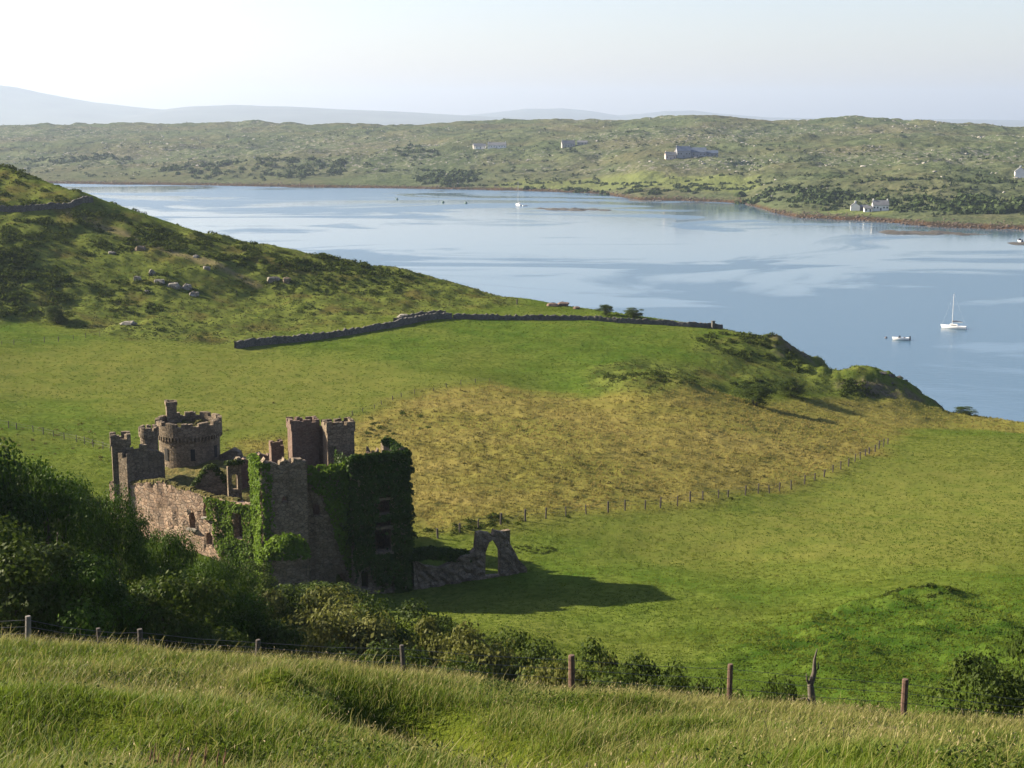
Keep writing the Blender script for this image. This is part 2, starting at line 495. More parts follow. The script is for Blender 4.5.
# ------------------------------------------------------------------ far shore
shore_px = [(-500, 180), (-200, 181.5), (0, 183), (200, 185.5), (380, 188.5), (520, 191), (600, 194), (640, 200), (700, 202), (745, 204), (775, 213), (800, 218), (860, 221), (930, 227), (1024, 231), (1200, 240), (1500, 250)]
ridge_px = [(-500, 124), (-200, 124), (0, 124.5), (120, 124), (200, 124.5), (330, 124), (420, 123), (480, 120.5), (520, 118), (600, 118), (640, 116.5), (680, 115), (700, 114), (720, 114.5), (745, 119),
            (780, 121), (825, 120.5), (850, 118.5), (878, 121), (905, 118.5), (950, 121), (985, 124), (1024, 126), (1200, 128), (1500, 128)]
sh = np.array([(atz(u, v, SEA)[0] / atz(u, v, SEA)[1], atz(u, v, SEA)[1]) for u, v in shore_px])
rd = []
for u, v in ridge_px:
    Y = np.interp(u, [-500, 0, 400, 700, 1100], [3300, 3200, 2900, 2500, 2400])
    p = at(u, v + 1.0, Y)
    rd.append((p[0] / p[1], Y, p[2]))
rd = np.array(rd)
_uu = np.linspace(-0.75, 0.75, 1500)
_g = np.exp(-0.5 * (np.arange(-60, 61) / 16.0) ** 2)
_g /= _g.sum()
def _smooth(xs, ys):
    v_ = np.interp(_uu, xs, ys)
    return np.convolve(np.pad(v_, 60, mode='edge'), _g, 'valid')
RD_Y, RD_Z = _smooth(rd[:, 0], rd[:, 1]), _smooth(rd[:, 0], rd[:, 2])
def zfar(x, y):
    th_ = x / y
    ys = np.interp(th_, sh[:, 0], sh[:, 1]) + 14 * fbm(x, y, 60, 3, 31)
    yr = np.interp(th_, _uu, RD_Y)
    zr = np.interp(th_, _uu, RD_Z)
    t = (y - ys) / (yr - ys)
    prof = np.interp(t, [-0.2, 0, 0.012, 0.06, 0.25, 0.5, 0.8, 1.0, 1.15, 2.0], [-0.25, -0.01, 0.03, 0.10, 0.36, 0.60, 0.86, 1.0, 0.93, 0.3])
    z = SEA + prof * (zr - SEA)
    a = sstep(0.02, 0.15, t)
    z = z + a * (9.0 * fbm(x, y, 190, 3, 32) + 10.0 * np.abs(fbm(x, y, 75, 5, 33, 0.6)) - 2.5)
    return z, t
def zfar1(x, y):
    return float(zfar(np.array([float(x)]), np.array([float(y)]))[0][0])
def far_hit(u, v):
    d = ray(u, v)
    T = np.arange(850, 4200, 4.0)
    P = d[None, :] * (T / d[1])[:, None]
    zf, _ = zfar(P[:, 0], P[:, 1])
    ok = P[:, 2] < np.maximum(zf, SEA)
    k = np.argmax(ok)
    return P[k, 0], P[k, 1], max(float(zf[k]), SEA)
NU2, NV2 = 760, 520
th2 = np.linspace(-0.62, 0.62, NU2)
y2 = 850 * np.exp(np.linspace(0, 1, NV2) * math.log(5200 / 850.0))
Y2, T2 = np.meshgrid(y2, th2, indexing='ij')
X2 = T2 * Y2
Z2, tt = zfar(X2, Y2)
FIELDS = [[(500, 189), (560, 184), (620, 186), (740, 178), (770, 184), (700, 192), (600, 191)], [(540, 182), (600, 178), (760, 176), (740, 184), (640, 188)],
          [(820, 212), (870, 207), (900, 212), (860, 217)], [(485, 187), (520, 180), (555, 182), (550, 189)]]
fm = np.zeros(X2.shape)
for f in FIELDS:
    pw = np.array([far_hit(*p)[:2] for p in f])
    fm = np.maximum(fm, polymask(X2, Y2, pw, 10, 14))
def far_material():
    t = NT('far_shore_hills')
    p = t.pos()
    n1, n2, n3 = t.noise(p, 0.006, 5, 0.6), t.noise(p, 0.025, 5, 0.65), t.noise(p, 0.11, 4, 0.65)
    c = t.mix(t.mapr(n2, 0.35, 0.65), (0.056, 0.076, 0.036), (0.100, 0.118, 0.060))
    c = t.mix(t.mapr(n1, 0.45, 0.62, 0, 0.7), c, (0.108, 0.100, 0.056))
    c = t.mix(t.mapr(n3, 0.56, 0.66, 0, 0.8), c, (0.028, 0.043, 0.016))
    c = t.mix(t.math('MULTIPLY', t.attr('stony'), t.mapr(t.noise(p, 0.16, 3, 0.7), 0.56, 0.63)), c, (0.24, 0.225, 0.20))
    c = t.mix(t.math('MULTIPLY', t.attr('field'), 0.85), c, t.mix(n2, (0.105, 0.138, 0.045), (0.15, 0.165, 0.06)))
    shore = t.mix(t.mapr(n3, 0.4, 0.6), (0.075, 0.044, 0.024), (0.038, 0.030, 0.022))
    c = t.mix(t.attr('shore'), c, shore)
    return t.done(t.bsdf(Base_Color=c, Roughness=1.0, Specular_IOR_Level=0.0, Normal=t.bump(n3, 0.8, 4.0)))
stony = sstep(-0.15, 0.35, fbm(X2, Y2, 260, 4, 41)) * sstep(0.05, 0.2, tt)
shm = (1 - sstep(SEA + 1.6, SEA + 2.8, Z2))
V2 = np.stack([X2, Y2, Z2], -1).reshape(-1, 3)
ii = (np.arange(NV2 - 1)[:, None] * NU2 + np.arange(NU2 - 1)[None, :]).ravel()
F2 = np.stack([ii, ii + 1, ii + NU2 + 1, ii + NU2], 1)
fh = arrays('hills', V2, F2, far_material(), smooth=True, vattr={'stony': stony.ravel(), 'field': (fm * (1 - shm)).ravel(), 'shore': shm.ravel()})
tag(fh, kind='structure')

# far mountains: two ranges with real depth
def range_mesh(name, prof, Y, depth, seed):
    us = np.array([a[0] for a in prof], float)
    hs = np.array([at(a[0], a[1], Y)[2] for a in prof])
    nu, nv = 420, 60
    uu = np.linspace(us[0], us[-1], nu)
    tt_ = np.linspace(-1, 1, nv)
    T_, U_ = np.meshgrid(tt_, uu, indexing='ij')
    X = (U_ - 512) / F_PX * Y * 1.0
    Yg = Y + T_ * depth
    H = np.interp(U_, us, hs) - SEA
    Z = SEA - 8 + (H + 8) * np.clip(1 - np.abs(T_) ** 1.4, 0, 1) + 0.14 * np.maximum(H, 0) * fbm(X, Yg, depth * 0.7, 5, seed) * (1 - np.abs(T_))
    V = np.stack([X, Yg, Z], -1).reshape(-1, 3)
    i_ = (np.arange(nv - 1)[:, None] * nu + np.arange(nu - 1)[None, :]).ravel()
    o = arrays(name, V, np.stack([i_, i_ + 1, i_ + nu + 1, i_ + nu], 1), MT_MAT, smooth=True)
    tag(o, kind='structure')
MT_MAT = simple('mountain_moor', (0.055, 0.068, 0.055), 0.95, 0.35, 0.002)
range_mesh('mountains', [(-700, 122), (-420, 96), (-250, 74), (-120, 66), (-40, 78), (0, 83), (25, 86), (50, 92), (100, 102), (160, 109), (175, 110), (200, 107), (240, 105.5), (290, 107), (330, 109), (400, 112), (450, 115), (520, 118), (600, 124), (640, 128)], 14000, 3200, 51)
range_mesh('mountains', [(380, 128), (460, 117), (500, 113), (525, 110), (560, 109.5), (590, 112), (615, 116), (640, 114), (660, 111.5), (690, 111), (710, 114), (760, 118), (850, 119.5), (960, 119.5), (1024, 120), (1300, 123), (1400, 128)], 17500, 3500, 52)

# haze
hz = MB().box((0, 12000, 245), (44000, 26000, 645))
t = NT('haze_air')
vol = t.n('ShaderNodeVolumePrincipled', {'Color': (0.40, 0.49, 0.64, 1), 'Density': 0.000066, 'Anisotropy': 0.3})
t.t.links.new(vol.outputs[0], t.out.inputs['Volume'])
ho = hz.build('haze', t.m)
tag(ho, kind='stuff')

# ------------------------------------------------------------------ stone materials
def stone_material(name, a, b, mortar, lichen, block=2.1, strat=1.7):
    t = NT(name)
    p = t.pos((1, 1, strat))
    vo = t.n('ShaderNodeTexVoronoi', {'Vector': p, 'Scale': block, 'Randomness': 0.9}, feature='F1')
    ed = t.n('ShaderNodeTexVoronoi', {'Vector': p, 'Scale': block, 'Randomness': 0.9}, feature='DISTANCE_TO_EDGE')
    rnd = t.n('ShaderNodeSeparateColor', {0: vo.outputs['Color']}).outputs[0]
    c = t.mix(rnd, a, b)
    n1, n2 = t.noise(t.pos(), 0.35, 5, 0.6), t.noise(t.pos(), 2.4, 4, 0.6)
    c = t.mix(t.mapr(n2, 0.4, 0.65, 0, 0.6), c, lichen)
    c = t.mix(t.mapr(n1, 0.5, 0.66, 0, 0.55), c, tuple(k * 0.55 for k in a))
    e = t.mapr(ed.outputs['Distance'], 0.0, 0.09)
    c = t.mix(e, mortar, c)
    h = t.math('ADD', t.math('MULTIPLY', e, 0.6), t.math('MULTIPLY', n2, 0.7))
    return t.done(t.bsdf(Base_Color=c, Roughness=0.92, Specular_IOR_Level=0.2, Normal=t.bump(h, 0.9, 0.12)))
GREY = stone_material('grey_rubble_stone', (0.135, 0.100, 0.064), (0.275, 0.205, 0.138), (0.085, 0.066, 0.046), (0.24, 0.20, 0.145))
PINK = stone_material('reddish_rubble_stone', (0.27, 0.172, 0.112), (0.47, 0.33, 0.225), (0.13, 0.09, 0.065), (0.29, 0.25, 0.20), 1.6)
RED = stone_material('red_brick_stone', (0.15, 0.092, 0.066), (0.22, 0.145, 0.11), (0.11, 0.075, 0.055), (0.22, 0.17, 0.13), 3.2)
PALE = stone_material('pale_granite', (0.20, 0.18, 0.15), (0.34, 0.31, 0.265), (0.12, 0.105, 0.085), (0.27, 0.26, 0.225), 0.9, 1.0)
DARKST = stone_material('dark_field_stone', (0.075, 0.07, 0.06), (0.15, 0.138, 0.12), (0.03, 0.028, 0.024), (0.17, 0.165, 0.15), 2.6)
TURF = NT('turf_on_ruin')
_p = TURF.pos()
TURF = TURF.done(TURF.bsdf(Base_Color=TURF.mix(TURF.mapr(TURF.noise(_p, 0.9, 5, 0.65), 0.38, 0.62), (0.055, 0.060, 0.016), (0.14, 0.115, 0.036)), Roughness=0.95,
                 Specular_IOR_Level=0.1, Normal=TURF.bump(TURF.noise(_p, 3.0, 4), 0.9, 0.25)))
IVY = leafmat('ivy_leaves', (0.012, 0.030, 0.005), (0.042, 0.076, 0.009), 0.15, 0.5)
LEAF_DARK = leafmat('sycamore_leaves', (0.006, 0.018, 0.003), (0.058, 0.108, 0.010), 0.16, 0.5)
LEAF_MID = leafmat('thorn_leaves', (0.020, 0.036, 0.007), (0.062, 0.088, 0.014), 0.22)
LEAF_PALE = leafmat('willow_leaves', (0.050, 0.062, 0.016), (0.135, 0.138, 0.036), 0.25)
LEAF_GORSE = leafmat('gorse_leaves', (0.020, 0.036, 0.008), (0.066, 0.085, 0.018), 0.15, 0.9, 0.0)
BARK = simple('bark', (0.075, 0.06, 0.045), 0.9, 0.4, 6.0)
POST = simple('weathered_post_wood', (0.055, 0.044, 0.034), 0.9, 0.35, 9.0)
POST_RED = simple('reddish_post_wood', (0.10, 0.055, 0.036), 0.9, 0.3, 9.0)
POST_PALE = simple('bleached_post_wood', (0.16, 0.145, 0.125), 0.9, 0.2, 9.0)
WIRE = simple('galvanised_wire', (0.14, 0.14, 0.135), 0.6, 0.1, 2.0, 0.6)

# ------------------------------------------------------------------ foreground long grass
def grass_material():
    t = NT('meadow_grass_blades')
    v, st, tip = t.attr('var'), t.attr('straw'), t.attr('tip')
    g_ = t.mix(v, (0.058, 0.112, 0.009), (0.145, 0.200, 0.018))
    s_ = t.mix(v, (0.18, 0.170, 0.045), (0.33, 0.29, 0.115))
    c = t.mix(t.math('MULTIPLY', st, t.mapr(tip, 0.0, 0.75, 0.1, 1.0)), g_, s_)
    c = t.mix(t.mapr(tip, 0.5, 1.0, 0.0, 0.3), c, t.mix(0.5, g_, s_))
    b = t.bsdf(Base_Color=c, Roughness=0.6, Specular_IOR_Level=0.15)
    tr = t.n('ShaderNodeBsdfTranslucent', {'Color': c}).outputs[0]
    return t.done(t.n('ShaderNodeMixShader', {0: 0.4, 1: b, 2: tr}).outputs[0])
def blades(name, x, y, z, h, wid, var, straw, mat, lean=(0.18, 0.0), bend=0.45):
    n = len(x)
    an = rng.uniform(0, 2 * math.pi, n)
    wv_ = np.stack([np.cos(an), np.sin(an), np.zeros(n)], 1)
    ld = rng.normal(0, bend, (n, 2)) * 0.7 + np.array(lean)
    P0 = np.stack([x, y, z], 1)
    def lvl(t_):
        return P0 + np.stack([ld[:, 0] * h * t_ ** 2, ld[:, 1] * h * t_ ** 2, h * t_ * (1 - 0.12 * t_)], 1)
    W = (wid[:, None]) * wv_ * 0.5
    a0, a1, b0, b1, tp = lvl(0) - W, lvl(0) + W, lvl(0.55) - W * 0.9, lvl(0.55) + W * 0.9, lvl(1.0)
    V = np.stack([a0, a1, b1, b0, tp - W * 0.35, tp + W * 0.35], 1).reshape(-1, 3)
    k = np.arange(n)[:, None] * 6
    F_ = np.concatenate([k + np.array([[0, 1, 2, 3]]), k + np.array([[3, 2, 5, 4]])], 1).reshape(-1, 4)
    tipv = np.tile(np.array([0, 0, .55, .55, 1, 1], float), n)
    return arrays(name, V, F_, mat, fattr={'var': np.repeat(var, 2), 'straw': np.repeat(straw, 2)}, vattr={'tip': tipv})
N = 330000
Yb = 15.5 + (51.0 - 15.5) * rng.uniform(0, 1, N) ** 0.72
Xb = rng.uniform(-1, 1, N) * (0.43 * Yb + 1.5)
zb_ = zfull(Xb, Yb)
patch = fbm(Xb, Yb, 5.0, 3, 61)
patch2 = fbm(Xb, Yb, 1.6, 2, 62)
keep = (rng.uniform(0, 1, N) < 0.75 + 0.5 * patch2)
Xb, Yb, zb_, patch, patch2 = Xb[keep], Yb[keep], zb_[keep], patch[keep], patch2[keep]
n = len(Xb)
straw = (rng.uniform(0, 1, n) < np.clip(0.10 + 0.28 * patch + 0.006 * (Yb - 25), 0.05, 0.6)).astype(float)
hgt = (0.26 + 0.10 * patch + 0.13 * patch2) * rng.uniform(0.55, 1.25, n) + straw * rng.uniform(0.08, 0.30, n)
hgt = np.clip(hgt, 0.08, 0.8)
wid = rng.uniform(0.008, 0.020, n) * (0.6 + Yb / 50) * np.where(straw > 0.5, 0.75, 1.0)
go = blades('meadow_grass', Xb, Yb, zb_ - 0.03, hgt, wid, rng.uniform(0, 1, n), straw, grass_material(), lean=(0.20, -0.03))
tag(go, kind='stuff')
# seed heads on the taller stems
idx = np.flatnonzero((straw > 0.5) & (rng.uniform(0, 1, n) < 0.13))
P = np.stack([Xb[idx] + 0.1 * hgt[idx], Yb[idx], zb_[idx] + hgt[idx] * 0.86 + 0.10], 1)
V, F_ = leaf_quads(P, np.tile((0.1, -0.5, 0.3), (len(P), 1)), 0.1, 0.6, 0.32)
# stand them upright
C_ = np.repeat(P, 4, 0)
D_ = V - C_
D_ = np.stack([D_[:, 0] * 0.45, D_[:, 1] * 0.45, np.abs(D_[:, 2]) * np.sign(D_[:, 2]) * 1.3], 1)
so_ = arrays('grass_seed_heads', C_ + D_, F_, simple('seed_head', (0.30, 0.24, 0.13), 0.8, 0.3, 4.0))
tag(so_, kind='stuff')
# dead stalks and broad weed leaves among the grass
ds = rng.choice(n, 900, replace=False)
o = blades('dead_stalks', Xb[ds] + 0.05, Yb[ds], zb_[ds], rng.uniform(0.55, 0.95, 900), rng.uniform(0.010, 0.018, 900) * (0.6 + Yb[ds] / 50), rng.uniform(0.2, 0.8, 900), np.ones(900), bpy.data.materials['meadow_grass_blades'], lean=(0.25, 0), bend=0.35)
tag(o, kind='stuff')
ds = np.flatnonzero((fbm(Xb, Yb, 2.6, 3, 66) > 0.34))
ds = ds[rng.uniform(0, 1, len(ds)) < min(1.0, 9000 / max(1, len(ds)))]
P = np.stack([Xb[ds], Yb[ds], zb_[ds] + rng.uniform(0.1, 0.4, len(ds))], 1)
V, F_ = leaf_quads(P, np.tile((0.0, -0.2, 1.0), (len(ds), 1)), 0.085, 0.5, 0.55)
tag(arrays('weed_leaves', V, F_, LEAF_MID, fattr={'var': rng.uniform(0, 1, len(ds))}), kind='stuff')
# a few reddish dock stems among the grass
dk = MB()
for cx_, cy_, cnt in ((-5.9, 22.6, 16), (-5.3, 22.9, 8)):
    for i in range(cnt):
        x_, y_ = cx_ + random.gauss(0, .28), cy_ + random.gauss(0, .25)
        z_ = z1(x_, y_)
        hh = random.uniform(.3, .65)
        dk.tube([(x_, y_, z_), (x_ + .03, y_, z_ + hh * .6), (x_ + .08, y_ - .02, z_ + hh)], [.006, .014, .004], 5)
tag(dk.build('dock_stems', simple('dock_brown', (0.14, 0.06, 0.03), 0.9, 0.4, 8.0)), kind='stuff')

# ------------------------------------------------------------------ tufts over the mid fields
def tuft_material():
    t = NT('field_tuft_grass')
    v, tn, hs = t.attr('var'), t.attr('straw'), t.attr('heathy')
    g_ = t.mix(v, (0.066, 0.108, 0.013), (0.122, 0.150, 0.020))
    s_ = t.mix(v, (0.172, 0.156, 0.040), (0.258, 0.206, 0.068))
    h_ = t.mix(v, (0.030, 0.045, 0.012), (0.095, 0.095, 0.026))
    c = t.mix(hs, t.mix(tn, g_, s_), h_)
    b = t.bsdf(Base_Color=c, Roughness=0.9, Specular_IOR_Level=0.02)
    tr = t.n('ShaderNodeBsdfTranslucent', {'Color': c}).outputs[0]
    return t.done(t.n('ShaderNodeMixShader', {0: 0.45, 1: b, 2: tr}).outputs[0])
M_ = 150000
Yt = 58 * np.exp(rng.uniform(0, 1, M_) * math.log(440 / 58.0))
Xt = rng.uniform(-0.43, 0.43, M_) * Yt
zt = zones(Xt, Yt)
yc_ = np.interp(Xt / Yt, crest[:, 0], crest[:, 1])
dens = np.clip(0.8 + 0.3 * zt['tan'] + 0.2 * zt['heath'] + 0.2 * zt['rough'] + 0.5 * fbm(Xt, Yt, 11, 4, 71), 0, 1)
k_ = (rng.uniform(0, 1, M_) < dens) & (Yt < yc_ + 8)
Xt, Yt = Xt[k_], Yt[k_]
zt = {a: b[k_] for a, b in zt.items()}
zg = zfull(Xt, Yt, zt)
nb = 4
Xq = np.repeat(Xt, nb) + rng.normal(0, 0.16, len(Xt) * nb)
Yq = np.repeat(Yt, nb) + rng.normal(0, 0.16, len(Xt) * nb)
rep = lambda a: np.repeat(a, nb)
m_ = len(Xq)
hq = rng.uniform(0.05, 0.15, m_) * (1 + 1.2 * rep(zt['tan']) + 0.8 * rep(zt['heath']) + 0.7 * rep(zt['rough'])) * (0.8 + rep(Yt) / 500)
tv = np.clip(rep(0.5 + 0.7 * fbm(Xt, Yt, 9, 3, 72)) + rng.normal(0, 0.13, m_), 0, 1)
o = blades('field_tussocks', Xq, Yq, rep(zg) - 0.03, hq, rng.uniform(0.05, 0.13, m_) * (0.7 + rep(Yt) / 300), tv, rep(zt['tan']), tuft_material(), lean=(0.15, 0), bend=0.6)
me = o.data
me.attributes.new('heathy', 'FLOAT', 'FACE').data.foreach_set('value', np.repeat(rep(np.clip(zt['heath'], 0, 1)), 2).astype(np.float32))
tag(o, kind='stuff')

# ------------------------------------------------------------------ scrub (gorse, bracken) as a mass
def scrub_mass(name, X, Y, rad, leaf, per, mat, zf=None, flat=0.75):
    X, Y, rad = map(np.asarray, (X, Y, rad))
    Z = (zf or zfull)(X, Y)
    n_ = len(X)
    nrm = rng.normal(0, 1, (n_, per, 3))
    nrm[:, :, 2] = np.abs(nrm[:, :, 2]) * 0.9 + 0.05
    nrm /= np.linalg.norm(nrm, axis=2, keepdims=True)
    rr = rad[:, None, None] * rng.uniform(0.55, 1.05, (n_, per, 1))
    P_ = np.stack([X, Y, Z - 0.1 * rad], 1)[:, None, :] + nrm * rr * np.array((1, 1, flat))
    V_, F_ = leaf_quads(P_.reshape(-1, 3), nrm.reshape(-1, 3), np.repeat(rad * leaf, per), 0.5, 0.7)
    var = np.clip(np.repeat(rng.uniform(0, 0.7, n_), per) + rng.normal(0.1, 0.2, n_ * per), 0, 1)
    return tag(arrays(name, V_, F_, mat, fattr={'var': var}), kind='stuff')
def scatter_patch(px, n_, rmin, rmax, nzscale=12, cut=-0.05, seed=80):
    """random world points in the ground polygon whose corners are seen at px"""
    pw = poly_world(px)
    lo, hi = pw.min(0), pw.max(0)
    x, y = rng.uniform(lo[0], hi[0], n_ * 6), rng.uniform(lo[1], hi[1], n_ * 6)
    k = inpoly(x, y, pw) & (fbm(x, y, nzscale, 3, seed) > cut)
    x, y = x[k][:n_], y[k][:n_]
    return x, y, rmin * (rmax / rmin) ** (rng.uniform(-0.45, 1.15, len(x)))
PATCHES = [([(95, 198), (200, 230), (330, 254), (430, 274), (430, 282), (330, 264), (200, 242), (100, 212)], 260, 0.9, 2.0, -0.3),
           ([(-90, 150), (0, 170), (60, 186), (80, 192), (60, 205), (0, 212), (-90, 215)], 340, 0.8, 1.9, -0.4),
           ([(0, 222), (60, 212), (110, 212), (200, 236), (330, 258), (430, 280), (330, 276), (260, 272), (160, 252), (60, 262), (0, 275)], 720, 0.7, 1.6, -0.12),
           ([(-80, 250), (60, 258), (80, 290), (50, 318), (0, 318), (-80, 312)], 380, 0.8, 1.9, -0.2),
           ([(80, 280), (200, 270), (300, 262), (420, 282), (400, 298), (250, 300), (120, 320)], 420, 0.45, 1.1, 0.0),
           ([(0, 200), (-80, 300), (160, 345), (400, 310), (500, 290), (330, 258), (100, 205)], 420, 0.35, 0.9, 0.1),
           ([(588, 308), (640, 308), (668, 319), (640, 321), (590, 318)], 150, 0.6, 1.3, -0.7),
           ([(690, 338), (720, 334), (790, 345), (810, 372), (770, 368), (720, 352)], 220, 0.5, 1.2, -0.1),
           ([(600, 372), (650, 368), (700, 378), (690, 388), (610, 384)], 130, 0.35, 0.8, -0.1),
           ([(730, 383), (775, 380), (790, 390), (740, 394)], 60, 0.5, 1.0, -0.6),
           ([(800, 378), (850, 380), (880, 396), (840, 396)], 70, 0.5, 1.0, -0.2),
           ([(950, 408), (975, 408), (985, 414), (955, 413)], 30, 0.6, 1.1, -0.9),
           ([(865, 366), (930, 392), (946, 408), (900, 398), (870, 385)], 130, 0.4, 0.9, -0.2),
           ([(370, 418), (410, 410), (440, 424), (400, 440), (360, 440)], 50, 0.3, 0.6, -0.1),
           ([(405, 536), (450, 526), (500, 515), (520, 522), (450, 540), (412, 548)], 60, 0.3, 0.7, -0.3),
           ([(880, 600), (930, 592), (985, 604), (960, 612), (900, 610)], 60, 0.25, 0.5, -0.2),
           ([(430, 533), (540, 516), (650, 505), (760, 490), (850, 462), (888, 443), (892, 447), (855, 468), (764, 498), (652, 512), (542, 523), (440, 540)], 130, 0.2, 0.5, -0.1),
          ([(500, 548), (560, 548), (570, 556), (520, 556)], 40, 0.2, 0.35, -0.4)]
xs, ys, rs = [], [], []
for i, (px, c_, r0, r1, cut) in enumerate(PATCHES):
    a = scatter_patch(px, c_, r0, r1, 10, cut, 80 + i)
    xs.append(a[0]); ys.append(a[1]); rs.append(a[2])
scrub_mass('gorse_scrub', np.concatenate(xs), np.concatenate(ys), np.concatenate(rs), 0.42, 46, LEAF_GORSE)
# small dark rush clumps strewn over the tan meadow and pastures
xs, ys, rs = scatter_patch([(355, 425), (490, 385), (760, 400), (890, 440), (760, 492), (540, 520), (430, 532), (400, 500)], 420, 0.2, 0.48, 14, 0.05, 99)
x2_, y2_, r2_ = scatter_patch([(0, 430), (100, 420), (300, 400), (250, 450), (100, 470), (0, 460)], 110, 0.2, 0.45, 10, 0.0, 98)
x3_, y3_, r3_ = scatter_patch([(520, 515), (760, 495), (1000, 520), (1000, 590), (700, 640), (560, 560)], 40, 0.12, 0.22, 12, 0.05, 97)
scrub_mass('rush_clumps', np.concatenate([xs, x2_, x3_]), np.concatenate([ys, y2_, y3_]), np.concatenate([rs, r2_, r3_]), 0.55, 22, leafmat('rush_leaves', (0.06, 0.062, 0.012), (0.115, 0.10, 0.022), 0.2), flat=0.9)

# ------------------------------------------------------------------ far-shore cover
def far_scatter(n_, seed, fn, tmax=1.05):
    y = 900 * np.exp(rng.uniform(0, 1, n_) * math.log(3400 / 900.0))
    x = rng.uniform(-0.45, 0.45, n_) * y
    z, t_ = zfar(x, y)
    k = (t_ > 0.03) & (t_ < tmax) & (rng.uniform(0, 1, n_) < fn(x, y, t_, seed))
    return x[k], y[k], t_[k]
x, y, t_ = far_scatter(16000, 5, lambda x, y, t_, s: np.clip(0.10 + 1.2 * fbm(x, y, 160, 4, 91) * (1.25 - t_) + 0.25 * (t_ < 0.25), 0, 1))
scrub_mass('far_scrub', x, y, rng.uniform(1.4, 4.2, len(x)) * (1.1 - 0.35 * t_), 0.9, 9, leafmat('haze_painted_scrub', (0.032, 0.047, 0.020), (0.075, 0.092, 0.038), 0.15), lambda a, b: zfar(a, b)[0], 0.8)  # scrub leaves coloured lighter to imitate distance haze
def far_wood(px, n_, r0, r1):
    pw = np.array([far_hit(*p)[:2] for p in px])
    lo, hi = pw.min(0), pw.max(0)
    x, y = rng.uniform(lo[0], hi[0], n_ * 8), rng.uniform(lo[1], hi[1], n_ * 8)
    k = inpoly(x, y, pw) & (fbm(x, y, 40, 3, 93) > -0.25)
    return x[k][:n_], y[k][:n_], rng.uniform(r0, r1, min(n_, k.sum()))
ws = [far_wood(p, c_, a, b) for p, c_, a, b in (
    ([(940, 206), (960, 200), (1040, 198), (1060, 212), (1000, 216), (945, 214)], 90, 4, 7.5), ([(880, 206), (910, 198), (945, 200), (930, 212), (890, 212)], 40, 3, 5),
    ([(640, 196), (700, 190), (860, 196), (900, 204), (840, 209), (760, 203), (700, 200)], 110, 3, 6), ([(500, 188), (560, 187), (640, 190), (640, 193), (560, 191)], 40, 3, 5),
    ([(410, 178), (450, 172), (480, 176), (470, 186), (425, 186)], 70, 4, 7), ([(150, 170), (240, 160), (380, 166), (300, 178), (200, 180)], 150, 3, 6.5),
    ([(20, 160), (90, 154), (130, 160), (60, 166)], 60, 3, 6), ([(380, 150), (430, 146), (440, 158), (400, 160)], 30, 3, 6))]
def hedge(px, n_, r0, r1):
    pw = np.array([far_hit(*p)[:2] for p in px])
    sg = np.concatenate([[0], np.cumsum(np.linalg.norm(np.diff(pw, axis=0), axis=1))])
    s_ = np.sort(rng.uniform(0, sg[-1], n_))
    return np.interp(s_, sg, pw[:, 0]) + rng.normal(0, 2, n_), np.interp(s_, sg, pw[:, 1]) + rng.normal(0, 2, n_), rng.uniform(r0, r1, n_)
ws += [hedge(p, c_, 1.5, 3.2) for p, c_ in (([(500, 186), (580, 181), (640, 184), (740, 176)], 60), ([(560, 190), (640, 187), (770, 184)], 60), ([(640, 196), (690, 187), (760, 178)], 30), ([(760, 203), (800, 196), (880, 190), (960, 192)], 60),
                                        ([(820, 212), (850, 205), (900, 206)], 26), ([(440, 187), (500, 186)], 24), ([(300, 176), (420, 170), (500, 172), (600, 166)], 60), ([(780, 190), (880, 180), (1000, 184)], 60))]
xx, y_, r_ = (np.concatenate([a[i] for a in ws]) for i in range(3))
scrub_mass('far_wood', xx, y_, r_, 0.75, 26, leafmat('far_wood_leaves', (0.022, 0.038, 0.014), (0.060, 0.085, 0.028), 0.15), lambda a, b: zfar(a, b)[0], 0.9)
def rock_mass(name, X, Y, rad, mat, zf, seed=1, flat=0.6):
    """many small angular boulders as one mass"""
    ph = (1 + 5 ** 0.5) / 2
    B = np.array([(-1, ph, 0), (1, ph, 0), (-1, -ph, 0), (1, -ph, 0), (0, -1, ph), (0, 1, ph), (0, -1, -ph), (0, 1, -ph), (ph, 0, -1), (ph, 0, 1), (-ph, 0, -1), (-ph, 0, 1)]) / 1.9
    T_ = np.array([(0, 11, 5), (0, 5, 1), (0, 1, 7), (0, 7, 10), (0, 10, 11), (1, 5, 9), (5, 11, 4), (11, 10, 2), (10, 7, 6), (7, 1, 8), (3, 9, 4), (3, 4, 2), (3, 2, 6), (3, 6, 8), (3, 8, 9), (4, 9, 5), (2, 4, 11), (6, 2, 10), (8, 6, 7), (9, 8, 1)])
    n_ = len(X)
    Z = zf(X, Y)
    J = B[None] * rng.uniform(0.6, 1.25, (n_, 12, 1)) * (np.asarray(rad)[:, None, None] * rng.uniform(0.6, 1.4, (n_, 1, 3)) * np.array((1.15, 1.15, flat)))
    V_ = (J + np.stack([X, Y, Z], 1)[:, None, :]).reshape(-1, 3)
    F_ = (np.arange(n_)[:, None, None] * 12 + T_[None]).reshape(-1, 3)
    return tag(arrays(name, V_, F_, mat), kind='stuff')
x, y, t_ = far_scatter(26000, 6, lambda x, y, t_, s: np.clip(2.6 * (fbm(x, y, 130, 5, 41, 0.65) - 0.12), 0.03, 1) * np.clip(t_ * 4, 0, 1))
rock_mass('granite_outcrops', x, y, rng.uniform(0.5, 2.2, len(x)) * rng.uniform(0.6, 1.2, len(x)), simple('far_granite', (0.30, 0.28, 0.25), 0.95, 0.3, 0.2), lambda a, b: zfar(a, b)[0])
